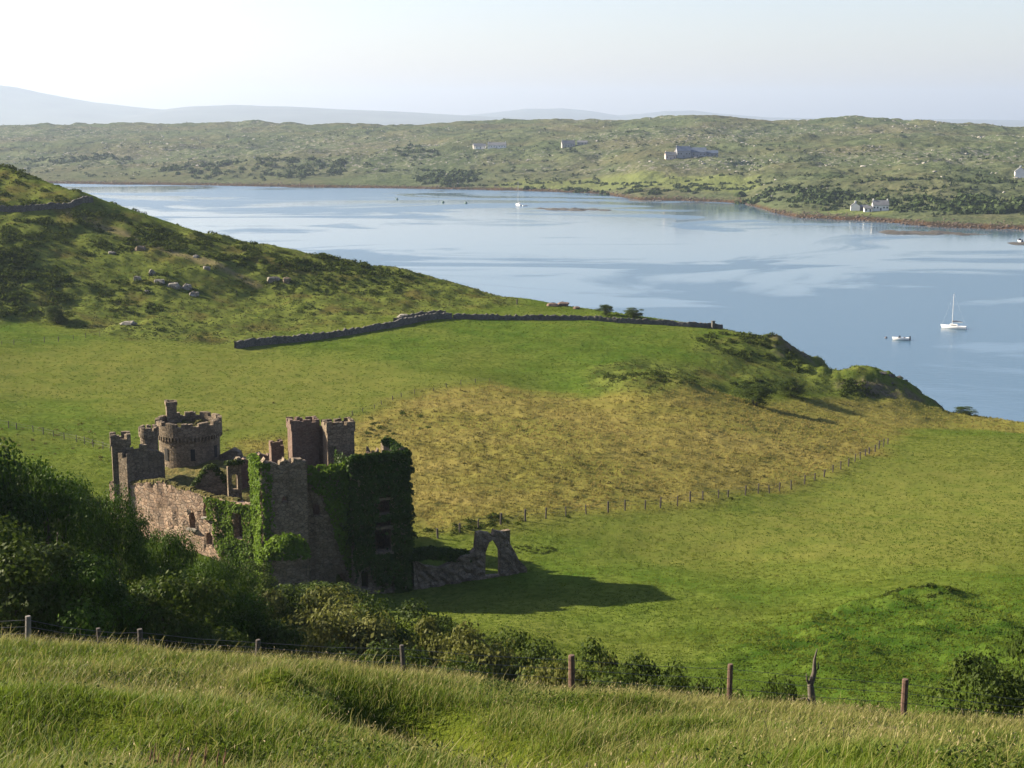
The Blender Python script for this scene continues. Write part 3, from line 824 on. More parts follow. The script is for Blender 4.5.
# seaweed-covered rocks along the far tideline
ys_t = rng.uniform(-0.45, 0.45, 2600)
Ysh = np.interp(ys_t, sh[:, 0], sh[:, 1])
Xs, Ys = ys_t * Ysh, Ysh + rng.normal(14, 12, 2600) 
zf_, t_ = zfar(Xs, Ys)
kk = (zf_ > SEA - 0.8) & (zf_ < SEA + 3.5)
rock_mass('tideline_rocks', Xs[kk], Ys[kk], rng.uniform(0.4, 1.3, kk.sum()), simple('wrack_rock', (0.075, 0.048, 0.030), 0.9, 0.5, 0.25), lambda a, b: np.maximum(zfar(a, b)[0], SEA))
# rubble on the near headland cliff
a = scatter_patch([(865, 368), (930, 392), (946, 408), (905, 400), (870, 385)], 160, 0.3, 0.9, 8, -0.3, 120)
rock_mass('cliff_rocks', a[0], a[1], a[2], DARKST, zfull)

# ------------------------------------------------------------------ masonry builders
def ragged(n_, z0, z1_, amp, seed, step=0):
    """ruined top edge from (0,z0) to (1,z1_)"""
    r_ = random.Random(seed)
    out = []
    for i in range(n_ + 1):
        s_ = i / n_
        k = r_.gauss(0, amp)
        out.append((s_, z0 + (z1_ - z0) * s_ + k))
        if 0 < i < n_ and r_.random() < 0.5:
            out.append((s_ + 0.012, z0 + (z1_ - z0) * s_ + r_.gauss(0, amp)))
    return out
def wall(mb, p0, p1, zb, top, thick, holes=(), rough=0.05, seed=0, grid=0.9):
    """upright wall solid from p0 to p1 (plan); its outer face is on the right-hand side seen going p0->p1.
    holes: (s centre m, z bottom, width, height, arch 0 square / 1 round / 2 pointed)"""
    p0, p1 = np.array(p0[:2], float), np.array(p1[:2], float)
    Lw = np.linalg.norm(p1 - p0)
    t_ = (p1 - p0) / Lw
    nrm = np.array((t_[1], -t_[0]))
    top = sorted(top)
    outer = [(0.0, zb), (Lw, zb)] + [(s_ * Lw, z_) for s_, z_ in reversed(top)]
    loops = [outer]
    for (sc_, z0, w_, h_, kind) in holes:
        lp = [(sc_ - w_ / 2, z0), (sc_ + w_ / 2, z0)]
        if kind == 0:
            lp += [(sc_ + w_ / 2, z0 + h_), (sc_ - w_ / 2, z0 + h_)]
        else:
            hs = h_ - (w_ / 2 if kind == 1 else w_ * 0.8)
            for i in range(9):
                a_ = math.pi * i / 8
                cx_ = math.cos(a_)
                zz_ = math.sin(a_) * w_ / 2 if kind == 1 else (1 - abs(cx_) ** 1.6) * w_ * 0.8
                lp.append((sc_ + cx_ * w_ / 2, z0 + hs + zz_))
        loops.append(lp)
    def inside(px, pz, lp):
        c = False
        j = len(lp) - 1
        for i in range(len(lp)):
            if (lp[i][1] > pz) != (lp[j][1] > pz) and px < (lp[j][0] - lp[i][0]) * (pz - lp[i][1]) / (lp[j][1] - lp[i][1]) + lp[i][0]:
                c = not c
            j = i
        return c
    P2, E2 = [], []
    for lp in loops:
        b = len(P2)
        P2 += [Vector(p) for p in lp]
        E2 += [(b + i, b + (i + 1) % len(lp)) for i in range(len(lp))]
    zmax = max(z_ for _, z_ in top)
    for gx in np.arange(grid, Lw - 0.2, grid):
        for gz in np.arange(zb + grid, zmax - 0.2, grid):
            if inside(gx, gz, outer) and not any(inside(gx, gz, l) for l in loops[1:]):
                P2.append(Vector((gx, gz)))
    vs, es, fs, *_ = delaunay_2d_cdt(P2, E2, [], 0, 1e-5)
    keep_ = []
    for f in fs:
        cx_, cz_ = sum(vs[i].x for i in f) / 3, sum(vs[i].y for i in f) / 3
        if inside(cx_, cz_, outer) and not any(inside(cx_, cz_, l) for l in loops[1:]):
            keep_.append(f)
    r_ = random.Random(seed + 5)
    V, nv_ = [], len(vs)
    jit = [(r_.gauss(0, rough), r_.gauss(0, rough)) for _ in vs]
    for side in (0, 1):
        for i, p in enumerate(vs):
            xy = p0 + t_ * p.x - nrm * (thick * side) + nrm * (jit[i][side])
            V.append((xy[0], xy[1], p.y))
    Fq, cnt = [], {}
    for f in keep_:
        a, b, c = f
        if (vs[b] - vs[a]).cross(vs[c] - vs[a]) < 0:
            b, c = c, b
        Fq.append((a, b, c))
        Fq.append((a + nv_, c + nv_, b + nv_))
        for e in ((a, b), (b, c), (c, a)):
            cnt[e] = cnt.get(e, 0) + 1
    for (a, b) in cnt:
        if (b, a) not in cnt:
            Fq.append((b, a, a + nv_, b + nv_))
    used = sorted({i for f in Fq for i in f})
    mp = {o_: n_ for n_, o_ in enumerate(used)}
    return mb.add([V[i] for i in used], [tuple(mp[i] for i in f) for f in Fq])
def outline_rect(c, wa, wb, ang, step=0.5):
    """closed outline, dense; wa along direction ang, wb across"""
    ca, sa = math.cos(ang), math.sin(ang)
    pts = []
    cs = [(-wa / 2, -wb / 2), (wa / 2, -wb / 2), (wa / 2, wb / 2), (-wa / 2, wb / 2)]
    for i in range(4):
        a, b = cs[i], cs[(i + 1) % 4]
        k = max(1, int(round(math.hypot(b[0] - a[0], b[1] - a[1]) / step)))
        for j in range(k):
            x_, y_ = a[0] + (b[0] - a[0]) * j / k, a[1] + (b[1] - a[1]) * j / k
            pts.append((c[0] + x_ * ca - y_ * sa, c[1] + x_ * sa + y_ * ca))
    return pts
def outline_circle(c, r_, n_=40):
    return [(c[0] + r_ * math.cos(2 * math.pi * i / n_), c[1] + r_ * math.sin(2 * math.pi * i / n_)) for i in range(n_)]
def ring(mb, pts, zb, tops, thick, seed=0, jit=0.03):
    """hollow shaft over a closed outline; tops is a height, or one per outline segment (battlements step)"""
    n_ = len(pts)
    P = np.array(pts)
    c = P.mean(0)
    rad = np.linalg.norm(P - c, axis=1)
    I = c + (P - c) * (1 - thick / rad)[:, None]
    r_ = random.Random(seed)
    tops = [tops] * n_ if not hasattr(tops, '__len__') else list(tops)
    V, Fq = [], []
    for i in range(n_):
        j = (i + 1) % n_
        zt_ = tops[i] + r_.gauss(0, jit)
        b = len(V)
        for p in (P[i], P[j], I[j], I[i]):
            V.append((p[0], p[1], zb))
        for p in (P[i], P[j], I[j], I[i]):
            V.append((p[0], p[1], zt_))
        Fq += [(b, b + 1, b + 5, b + 4), (b + 2, b + 3, b + 7, b + 6), (b + 4, b + 5, b + 6, b + 7), (b + 3, b + 2, b + 1, b)]
        if abs(tops[i] - tops[i - 1]) > 0.01 or True:
            Fq.append((b + 3, b, b + 4, b + 7))
            Fq.append((b + 1, b + 2, b + 6, b + 5))
    return mb.add(V, Fq)
def crenel(n_, z0, hi, on, off, start=0):
    return [z0 + (hi if ((i + start) % (on + off)) < on else 0) for i in range(n_)]
def slab(mb, pts, z0, z1_):
    n_ = len(pts)
    V = [(p[0], p[1], z0) for p in pts] + [(p[0], p[1], z1_) for p in pts]
    return mb.add(V, [tuple(range(n_ - 1, -1, -1)), tuple(range(n_, 2 * n_))] + [(i, (i + 1) % n_, n_ + (i + 1) % n_, n_ + i) for i in range(n_)])
def ivy_face(acc, p0, p1, zlo, zhi, maskf, dens, size=0.34, depth=0.35, seed=0):
    """ivy leaves over a wall face p0->p1 (outer side right-hand); maskf(s01, z) -> 0..1"""
    r_ = np.random.default_rng(seed)
    p0, p1 = np.array(p0[:2], float), np.array(p1[:2], float)
    Lw = np.linalg.norm(p1 - p0)
    t_ = (p1 - p0) / Lw
    nrm = np.array((t_[1], -t_[0]))
    n_ = int(dens * Lw * (zhi - zlo))
    s_, z_ = r_.uniform(0, 1, n_), r_.uniform(zlo, zhi, n_)
    k = r_.uniform(0, 1, n_) < maskf(s_, z_)
    s_, z_ = s_[k], z_[k]
    bul = fbm(s_ * Lw + seed * 7.7, z_, 1.9, 4, seed, 0.6)
    d = depth * (0.45 + 0.9 * bul) + r_.uniform(0, 0.14, len(s_))
    P = np.stack([p0[0] + t_[0] * s_ * Lw + nrm[0] * d, p0[1] + t_[1] * s_ * Lw + nrm[1] * d, z_], 1)
    N_ = np.tile((nrm[0], nrm[1], 0.35), (len(s_), 1))
    acc.append((P, N_, np.full(len(s_), size) * r_.uniform(0.6, 1.3, len(s_))))
def ivy_blob(acc, c, rx, ry, rz, n_, size=0.34, seed=0):
    r_ = np.random.default_rng(seed)
    N_ = r_.normal(0, 1, (n_, 3))
    N_[:, 2] = np.abs(N_[:, 2])
    N_ /= np.linalg.norm(N_, axis=1, keepdims=True)
    wob = 1 + 0.22 * fbm(N_[:, 0] * 3 + seed, N_[:, 1] * 3 + N_[:, 2] * 2, 0.8, 3, seed)
    P = np.array(c) + N_ * np.array((rx, ry, rz)) * (wob * r_.uniform(0.82, 1.05, n_))[:, None]
    acc.append((P, N_, np.full(n_, size) * r_.uniform(0.6, 1.3, n_)))
def ivy_build(acc, name, mat, parent, seed=0):
    P = np.concatenate([a[0] for a in acc]); N_ = np.concatenate([a[1] for a in acc]); sz = np.concatenate([a[2] for a in acc])
    r_ = np.random.default_rng(seed)
    V, F_ = leaf_quads(P, N_, sz, 0.55, 0.85, r_)
    var = np.clip(0.35 + 0.5 * fbm(P[:, 0], P[:, 2] + P[:, 1], 1.6, 2, seed) + r_.normal(0, 0.2, len(P)), 0, 1)
    return arrays(name, V, F_, mat, parent, fattr={'var': var})

# ------------------------------------------------------------------ the ruined castle
AA = R(22)
a_ = np.array((math.cos(AA), math.sin(AA)))         # along the shaded fronts, going right and away
b_ = np.array((-math.sin(AA), math.cos(AA)))        # from the fronts into the castle
WA = R(-32)
w_ = np.array((math.cos(WA), math.sin(WA)))         # along the sunlit left front
def XY(u, Y, v=500):
    return at(u, v, Y)[:2]
def ZV(v, Y):
    return at(512, v, Y)[2]
FL = XY(352, 150.0)
FR = FL + a_ * 6.5
castle = thing('castle_ruin', (FL[0] - 12, FL[1] + 6, z1(FL[0] - 12, FL[1] + 6) - 0.5), 'roofless ruined stone castle with battlemented round tower, paired square turrets and ivy clad walls', 'castle')
GB = -54.0
def part(mb, name, mat, parent=castle, smooth=False, label=None):
    o = mb.build(name, mat, parent, smooth)
    if label: o['label'] = label
    return o
# ivy-clad corner tower
mb = MB()
ztL, ztR = ZV(461, 150), ZV(452, 152.5)
BR, BL = FR + b_ * 7.5, FL + b_ * 7.5
wall(mb, FL, FR, GB, ragged(12, ztL, ztR, 0.22, 1), 0.9, [(3.4, ZV(552, 151), 2.0, 3.6, 0), (3.6, ZV(515, 151), 1.7, 2.6, 1), (1.2, ZV(590, 150), 1.0, 2.0, 0), (5.2, ZV(588, 151), 1.1, 2.3, 1)], 0.05, 1)
wall(mb, FR, BR, GB, ragged(12, ztR, ztR - 0.4, 0.25, 2), 0.9, [(3.7, -47, 1.6, 2.6, 1), (3.7, -41.5, 1.6, 2.6, 1)], 0.05, 2)
wall(mb, BR, BL, GB, ragged(10, ztR - 1.5, ztL - 3.0, 0.5, 3), 0.9, (), 0.05, 3)
wall(mb, BL, FL, GB, ragged(10, ztL - 3.0, ztL, 0.3, 4), 0.9, (), 0.05, 4)
tower = part(mb, 'corner_tower', GREY, label='square corner tower smothered in dark ivy')
acc = []
def m_tower(s_, z_):
    zf = (z_ - GB) / (ztR - GB)
    lowcut = np.where(s_ < 0.72, 0.24 + 0.08 * np.sin(s_ * 9), 0.06)
    hole = ((np.abs(s_ * 6.5 - 3.4) < 1.05) & (z_ > ZV(553, 151)) & (z_ < ZV(553, 151) + 3.7)) | ((np.abs(s_ * 6.5 - 3.6) < 0.7) & (z_ > ZV(515, 151)) & (z_ < ZV(515, 151) + 2.2))
    return np.where(hole, 0.02, sstep(lowcut - 0.06, lowcut + 0.06, zf))
ivy_face(acc, FL, FR, GB + 2, ztR + 0.3, m_tower, 64, 0.36, 0.85, seed=11)
ivy_face(acc, FR, BR, GB + 2, ztR + 0.2, lambda s_, z_: 0.95 + 0 * s_, 22, seed=12)
ivy_face(acc, BL, FL, -46, ztL + 0.2, lambda s_, z_: 0.9 + 0 * s_, 18, seed=13)
for i in range(9):
    p = FL + a_ * (0.4 + i * 0.73) + b_ * random.uniform(0, 0.8)
    ivy_blob(acc, (p[0], p[1], ztL + (ztR - ztL) * i / 8 - 0.25), 0.7, 0.7, 0.55 + 0.25 * random.random(), 150, seed=20 + i)
for i in range(7):
    p = FR + b_ * (0.8 + i * 0.95)
    ivy_blob(acc, (p[0] - 0.4, p[1], ztR - 0.3), 0.7, 0.7, 0.6, 130, seed=30 + i)
for i in range(16):
    for cn_, sd_ in ((FR, 200), (FL, 230)):
        zc_ = ztR - 0.6 - i * 0.85
        if cn_ is FL and zc_ < -46: continue
        ivy_blob(acc, (cn_[0] + random.gauss(0, .15), cn_[1] + random.gauss(0, .15), zc_), random.uniform(.35, .75), random.uniform(.35, .7), random.uniform(.5, .9), 120, seed=sd_ + i)
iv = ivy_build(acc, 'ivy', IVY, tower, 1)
mb = MB()
c = XY(372, 154.5)
ring(mb, outline_rect(c, 1.0, 0.9, AA, 0.3), -39.0, crenel(12, ZV(455, 154.5), 0.35, 1, 2), 0.28, 3)
part(mb, 'chimney_stub', PINK, tower)
for (s_, v, wd) in ((3.4, 528, 2.3), (3.4, 553.5, 2.4), (3.6, 499, 2.0)):
    p = FL + a_ * s_ - b_ * 0.12
    part(MB().box((p[0], p[1], ZV(v, 151)), (wd, 0.5, 0.28), AA), 'window_lintel', GREY, tower)

# recessed middle block
M0, M1 = XY(308, 150.2) , FL + b_ * 0.9
zm0, zm1 = ZV(481, 150), ZV(466, 150)
mb = MB()
wall(mb, M0, M1, GB, ragged(9, zm0, zm1, 0.3, 6), 0.9, [(0.9, ZV(517, 150), 0.7, 1.4, 0), (3.4, ZV(590, 150), 1.1, 1.8, 1)], 0.06, 6)
mid = part(mb, 'middle_wall', GREY)
acc = []
def m_mid(s_, z_):
    edge = np.interp(s_, [0, 0.3, 0.55, 0.8, 1.0], [-38.8, -39.8, -43.5, -48.0, -50.0]) + 0.5 * fbm(s_ * 8, z_, 1.5, 2, 3)
    return sstep(edge - 0.4, edge + 0.5, z_)
ivy_face(acc, M0, M1, -50, zm1 + 0.1, m_mid, 60, 0.34, 0.7, seed=41)
for i in range(8):
    p = M0 + (M1 - M0) * (0.08 + i / 8.2) + b_ * 0.2
    ivy_blob(acc, (p[0], p[1], zm0 + (zm1 - zm0) * i / 8 - 0.1), 0.6, 0.75, 0.5, 140, seed=50 + i)
ivy_build(acc, 'ivy', leafmat('sun_painted_ivy', (0.045, 0.090, 0.012), (0.125, 0.190, 0.022), 0.35), mid, 2)  # brighter copy of the ivy colour, sunlight painted into the leaves

# left block: shaded front with an oculus, sunlit ivied edge
L0 = XY(262, 146.8)
L1 = L0 + a_ * 5.0
L2 = L0 + b_ * 5.0
zl = ZV(463.5, 147.5)
mb = MB()
wall(mb, L0, L1, GB, ragged(10, zl, zl + 0.15, 0.26, 8), 0.9, [(2.5, ZV(503, 147.5), 0.7, 0.7, 1), (1.5, ZV(556, 147.5), 1.2, 2.4, 1)], 0.05, 8)
wall(mb, L2, L0, GB, ragged(6, zl - 0.6, zl + 0.2, 0.15, 9), 0.9, (), 0.05, 9)
wall(mb, L1, L1 + b_ * 5, GB, ragged(6, zl, zl - 1.5, 0.3, 10), 0.9, (), 0.05, 10)
lb = part(mb, 'left_block_wall', GREY)
acc = []
ivy_face(acc, L2, L0, -52, zl + 0.2, lambda s_, z_: 0.97 + 0 * s_, 60, seed=61)
ivy_face(acc, L0, L1, -52, zl + 0.2, lambda s_, z_: sstep(0.26, 0.10, s_ + 0.05 * fbm(s_ * 3, z_, 1.2, 2, 5) - 0.06 * (z_ + 44) / 8), 34, seed=62)
for i in range(5):
    p = L0 + b_ * (0.3 + i)
    ivy_blob(acc, (p[0], p[1], zl - 0.2), 0.6, 0.6, 0.5, 120, seed=64 + i)
c = XY(284, 143.0)
ivy_blob(acc, (c[0], c[1], ZV(556, 143)), 2.6, 1.6, 2.3, 2400, seed=70)
ivy_build(acc, 'ivy', leafmat('sun_painted_edge_ivy', (0.048, 0.096, 0.012), (0.130, 0.200, 0.022), 0.35), lb, 3)  # leaf colour raised to paint sun on the lit edge

# sunlit reddish front wall on the left
W1 = XY(252, 151.3)
W0 = W1 - w_ * 22.8
Lw4 = 22.8
def s4(u):                                           # distance along the front for a column of the picture
    lo, hi = 0.0, Lw4
    for _ in range(40):
        m = (lo + hi) / 2
        p = W0 + w_ * m
        q_ = 512 + F_PX * p[0] / (p[1] * cp + 43 * sp_)
        lo, hi = (m, hi) if q_ < u else (lo, m)
    return lo
zw0, zw1 = ZV(486, 160.5), ZV(499, 152)
mb = MB()
top4 = [(0, zw0), (s4(134) / Lw4, zw0 + 0.1), (s4(160) / Lw4, -41.1), (s4(195) / Lw4, -41.5), (s4(212) / Lw4, -41.9), (s4(230) / Lw4, -41.8), (1, -41.6)]
t4 = []
for i in range(34):
    s_ = i / 33
    t4.append((s_, np.interp(s_, [k[0] for k in top4], [k[1] for k in top4]) + random.gauss(0, 0.10)))
holes4 = [(s4(191.5), ZV(536, 153.5), 0.95, 2.0, 1), (s4(206.3), ZV(522, 153), 0.75, 2.0, 1), (s4(208), ZV(550, 153), 1.0, 1.5, 1), (s4(238.5), ZV(540, 152), 1.5, 3.4, 2)]
wall(mb, W0, W1, GB, t4, 0.9, holes4, 0.06, 14, 0.8)
fw = part(mb, 'front_wall', PINK, label='sunlit reddish front wall with arched windows')
nw = np.array((w_[1], -w_[0]))
for (u, v, wd) in ((191.5, 537.3, 1.5), (206.3, 523, 1.2)):
    p = W0 + w_ * s4(u) + nw * 0.08
    part(MB().box((p[0], p[1], ZV(v, 153)), (wd, 0.5, 0.2), WA), 'window_sill', PALE, fw)
acc = []
def m_w4(s_, z_):
    u0 = s4(205) / Lw4
    m = sstep(u0 - 0.012, u0 + 0.02, s_ + 0.012 * fbm(s_ * 30, z_, 1.0, 2, 4))
    m = np.where((s_ < s4(214) / Lw4) & (z_ < -44.3), 0, m)
    for (sc_, z0, ww, hh, k) in holes4[1:]:
        m = np.where((np.abs(s_ * Lw4 - sc_) < ww * 0.48) & (z_ > z0) & (z_ < z0 + hh * 0.92), 0.0, m)
    low = np.interp(s_, [s4(214) / Lw4, s4(236) / Lw4, 1], [-47.6, -49.5, -50])
    return m * sstep(low - 0.3, low + 0.3, z_)
ivy_face(acc, W0, W1, -51, -41.7, m_w4, 70, 0.3, 0.4, seed=81)
ivy_build(acc, 'ivy', bpy.data.materials['sun_painted_edge_ivy'], fw, 4)  # same ivy with the sunlight painted into its colour
mb = MB()                                            # turf along the wall head
for i in range(56):
    s_ = (3.2 + i * 0.31)
    p = W0 + w_ * s_ - nw * 0.5
    mb.box((p[0], p[1], np.interp(s_ / Lw4, [k[0] for k in t4], [k[1] for k in t4]) + 0.06), (0.5, 0.85 + 0.3 * random.random(), 0.3 + 0.18 * random.random()), WA + random.gauss(0, .3), 0.6)
part(mb, 'wall_head_turf', TURF, fw)

# turrets on the left corner
c1 = W0 + w_ * 1.2 - nw * 1.0
mb = MB()
zt = ZV(437, 161.5)
ring(mb, outline_rect(c1, 2.1, 2.1, R(18), 0.42), GB, zt - 1.3, 0.5, 1)
ring(mb, outline_rect(c1, 2.35, 2.35, R(18), 0.47), zt - 1.3, crenel(20, zt - 0.55, 0.55, 3, 2, 1), 0.5, 2)
slab(mb, outline_rect(c1, 1.9, 1.9, R(18), 5), zt - 1.2, zt - 0.9)
tq = part(mb, 'square_turret', GREY, label='tall slim square corner turret at the far left end')
mb = MB()
p = c1 + np.array((0.15, -1.12))
mb.box((c1[0] + 0.5 * math.sin(R(18)) * 2.1 + 0.2, c1[1] - 1.08, zt - 5.2), (1.2, 0.12, 1.5), R(18))
part(mb, 'carved_panel', PALE, tq)
c2 = W0 + w_ * 2.75 - nw * 0.35
mb = MB()
zt2 = ZV(457, 160)
ring(mb, outline_rect(c2, 1.45, 1.2, WA, 0.36), GB + 4, crenel(14, zt2 - 0.5, 0.5, 2, 2), 0.35, 3)
part(mb, 'small_turret', GREY)
c3 = XY(152, 166.0)
mb = MB()
wall(mb, c2 + np.array((0.4, 0.2)), c2 + np.array((0.4, 0.2)) + a_ * 4.0, GB + 4, [(0, ZV(458, 158.3)), (.12, ZV(456, 158.3)), (.121, ZV(459, 158.3)), (.3, ZV(459, 158)), (.301, ZV(455, 158)), (.5, ZV(455, 158)), (.501, ZV(460, 158)), (.8, ZV(462, 158)), (1, ZV(466, 158))], 0.7, (), 0.04, 17)
part(mb, 'curtain_wall', GREY)
mb = MB()
ztr = ZV(426, 166)
ring(mb, outline_circle(c3, 1.05, 24), GB + 3, ztr - 1.2, 0.35, 5)
ring(mb, outline_circle(c3, 1.2, 24), ztr - 1.2, crenel(24, ztr - 0.5, 0.45, 2, 1), 0.4, 6)
part(mb, 'round_turret', GREY, label='slim round turret beside the big round tower')

# big round tower
c4 = XY(192, 173.0)
mb = MB()
zr = ZV(424.5, 169)
ring(mb, outline_circle(c4, 3.75, 56), GB, zr - 1.7, 0.9, 7)
rt = part(mb, 'round_tower', GREY, label='big round tower with overhanging battlements')
mb = MB()
for i in range(56):
    an = 2 * math.pi * i / 56
    mb.box((c4[0] + 3.85 * math.cos(an), c4[1] + 3.85 * math.sin(an), zr - 2.0), (0.5, 0.2, 0.55), an)
ring(mb, outline_circle(c4, 4.1, 72), zr - 1.75, crenel(72, zr - 0.45, 0.45, 4, 2), 0.55, 8)
part(mb, 'battlement', GREY, rt)
mb = MB()
slab(mb, outline_circle(c4, 3.5, 40), zr - 1.6, zr - 1.2)
for i in range(60):
    an, rr_ = random.uniform(0, 6.28), 3.3 * math.sqrt(random.random())
    mb.box((c4[0] + rr_ * math.cos(an), c4[1] + rr_ * math.sin(an), zr - 1.1), (0.9, 0.8, 0.5), an, 0.5)
part(mb, 'turf_roof', TURF, rt)
c5 = c4 + np.array((-2.6, 1.9))
mb = MB()
zs_ = ZV(401.5, 174.5)
ring(mb, outline_rect(c5, 1.25, 1.25, R(20), 0.32), zr - 1.5, zs_ - 0.5, 0.3, 9)
ring(mb, outline_rect(c5, 1.45, 1.45, R(20), 0.36), zs_ - 0.5, zs_, 0.35, 10)
slab(mb, outline_rect(c5, 1.2, 1.2, R(20), 5), zs_ - 0.45, zs_ - 0.25)
part(mb, 'stair_turret', GREY, rt)
for an in (-1.25, -0.35, -2.2):
    part(MB().box((c4[0] + 3.72 * math.cos(an), c4[1] + 3.72 * math.sin(an), zr - 4.0), (0.16, 0.55, 1.5), an), 'window', simple('painted_opening_shade', (0.012, 0.011, 0.010), 0.95, 0.1), rt)  # near-black slabs, painted shade in place of real openings

# twin square turrets
for k, (u, Y, v, mat, lab) in enumerate(((292.0, 157.3, 421.5, RED, 'left of the twin turrets, reddish stone'), (327.5, 156.0, 423.5, GREY, 'right of the twin turrets, grey stone'))):
    p = XY(u, Y, 440)
    wa_, wb_ = 3.15, 2.2
    cc = p + a_ * wa_ / 2 + b_ * wb_ / 2
    zt = ZV(v, Y)
    mb = MB()
    ring(mb, outline_rect(cc, wa_, wb_, AA, 0.5), GB + 2, zt - 1.1, 0.5, 20 + k)
    ring(mb, outline_rect(cc, wa_ + 0.22, wb_ + 0.22, AA, 0.5), zt - 1.1, crenel(len(outline_rect(cc, wa_ + .22, wb_ + .22, AA, .5)), zt - 0.32, 0.36, 2, 1, k), 0.45, 22 + k, 0.06)
    slab(mb, outline_rect(cc, wa_ - 0.3, wb_ - 0.3, AA, 5), zt - 1.0, zt - 0.7)
    part(mb, 'twin_turret', mat, label=lab)

mb = MB()
p = XY(313, 159.2, 440)
wall(mb, p, p + a_ * 2.6, GB + 3, ragged(5, ZV(428, 159), ZV(429, 159), 0.12, 44), 0.7, (), 0.05, 44)
part(mb, 'linking_wall', RED)
# ruined inner walls, gable, fragments, back walls
mb = MB()
g0 = XY(194, 157.5)
g1 = g0 + a_ * 4.1
zg0 = ZV(489, 157)
tops = [(0, zg0), (0.2, zg0 + 1.0), (0.4, zg0 + 2.1), (0.5, ZV(468.5, 158)), (0.6, zg0 + 2.15), (0.8, zg0 + 1.1), (1, zg0 - 0.1)]
wall(mb, g0, g1, GB + 4, tops, 0.9, [(2.0, zg0 - 2.5, 1.0, 1.5, 1)], 0.05, 31)
gb = part(mb, 'gable_wall', GREY)
acc = []
for i in range(13):
    s_ = i / 12
    p = g0 + a_ * 4.1 * s_ + b_ * 0.45
    ivy_blob(acc, (p[0], p[1], np.interp(s_, [k[0] for k in tops], [k[1] for k in tops]) - 0.1), 0.45, 0.7, 0.4, 110, 0.3, seed=90 + i)
ivy_build(acc, 'ivy', LEAF_MID, gb, 5)
mb = MB()
f0 = XY(229, 154.5)
wall(mb, f0, f0 + a_ * 1.5, GB + 4, ragged(4, ZV(466, 154), ZV(461, 154), 0.2, 33), 0.8, [(0.75, ZV(492, 154), 0.7, 1.9, 1)], 0.05, 33)
fr_ = part(mb, 'wall_fragment', GREY)
acc = []
for i in range(4):
    p = f0 + a_ * (i * 0.5)
    ivy_blob(acc, (p[0], p[1], ZV(464, 154) - 0.2), 0.4, 0.5, 0.5, 90, 0.3, seed=110 + i)
ivy_build(acc, 'ivy', LEAF_MID, fr_, 6)
mb = MB()
r0 = XY(238, 163.0)
wall(mb, r0, r0 + a_ * 5.6, GB + 4, ragged(12, ZV(462, 163), ZV(452, 164), 0.25, 35), 0.8, (), 0.06, 35)
part(mb, 'inner_wall', RED)
mb = MB()
c6 = XY(278, 160.5)
ring(mb, outline_rect(c6, 1.5, 1.3, AA, 0.4), GB + 4, crenel(14, ZV(446, 160), 0.5, 3, 2), 0.35, 12)
part(mb, 'broken_turret', RED)
mb = MB()
p0, p1 = BR, BR + b_ * 9.0
wall(mb, p0, p1, GB, ragged(12, ztR - 4.0, ztR - 6.5, 0.6, 36), 0.9, [(4.0, -46, 1.4, 2.6, 1)], 0.06, 36)
p2 = c4 + np.array((3.6, 0.5))
wall(mb, p1, p2, GB, ragged(18, -42, -41, 0.6, 37), 0.9, [(6.0, -46, 1.4, 2.6, 1)], 0.06, 37)
part(mb, 'back_wall', GREY)
mb = MB()
wall(mb, c3 + np.array((-0.2, 0.6)), W0 + w_ * 0.5 - nw * 0.5, GB, ragged(8, -41.5, -41, 0.3, 38), 0.8, (), 0.05, 38)
part(mb, 'side_wall', GREY)
# rubble and turf heaped inside
nx_, ny_ = 46, 34
q0 = W0 + w_ * 1.5 - nw * 1.6
gx, gy = np.meshgrid(np.linspace(0, 1, nx_), np.linspace(0, 1, ny_), indexing='ij')
ca_, cb_, cc_, cd_ = W0 + w_ * 1.6 - nw * 1.3, W1 + b_ * 2 + a_ * 8.0, BR + b_ * 7.0 - a_ * 1.0, c4 + np.array((-2.0, -0.5))
PX = (ca_[0] * (1 - gx) + cb_[0] * gx) * (1 - gy) + (cd_[0] * (1 - gx) + cc_[0] * gx) * gy
PY = (ca_[1] * (1 - gx) + cb_[1] * gx) * (1 - gy) + (cd_[1] * (1 - gx) + cc_[1] * gx) * gy
PZ = -43.2 + 1.1 * fbm(PX, PY, 4.0, 4, 131) + 1.7 * gy - 2.2 * sstep(0.55, 1.0, gx)
ed = np.minimum(np.minimum(gx, 1 - gx), np.minimum(gy, 1 - gy))
PZ = np.where(ed < 0.001, -50.0, PZ)
ii = (np.arange(nx_ - 1)[:, None] * ny_ + np.arange(ny_ - 1)[None, :]).ravel()
arrays('rubble_mound', np.stack([PX, PY, PZ], -1).reshape(-1, 3), np.stack([ii, ii + ny_, ii + ny_ + 1, ii + 1], 1), TURF, castle, smooth=True)

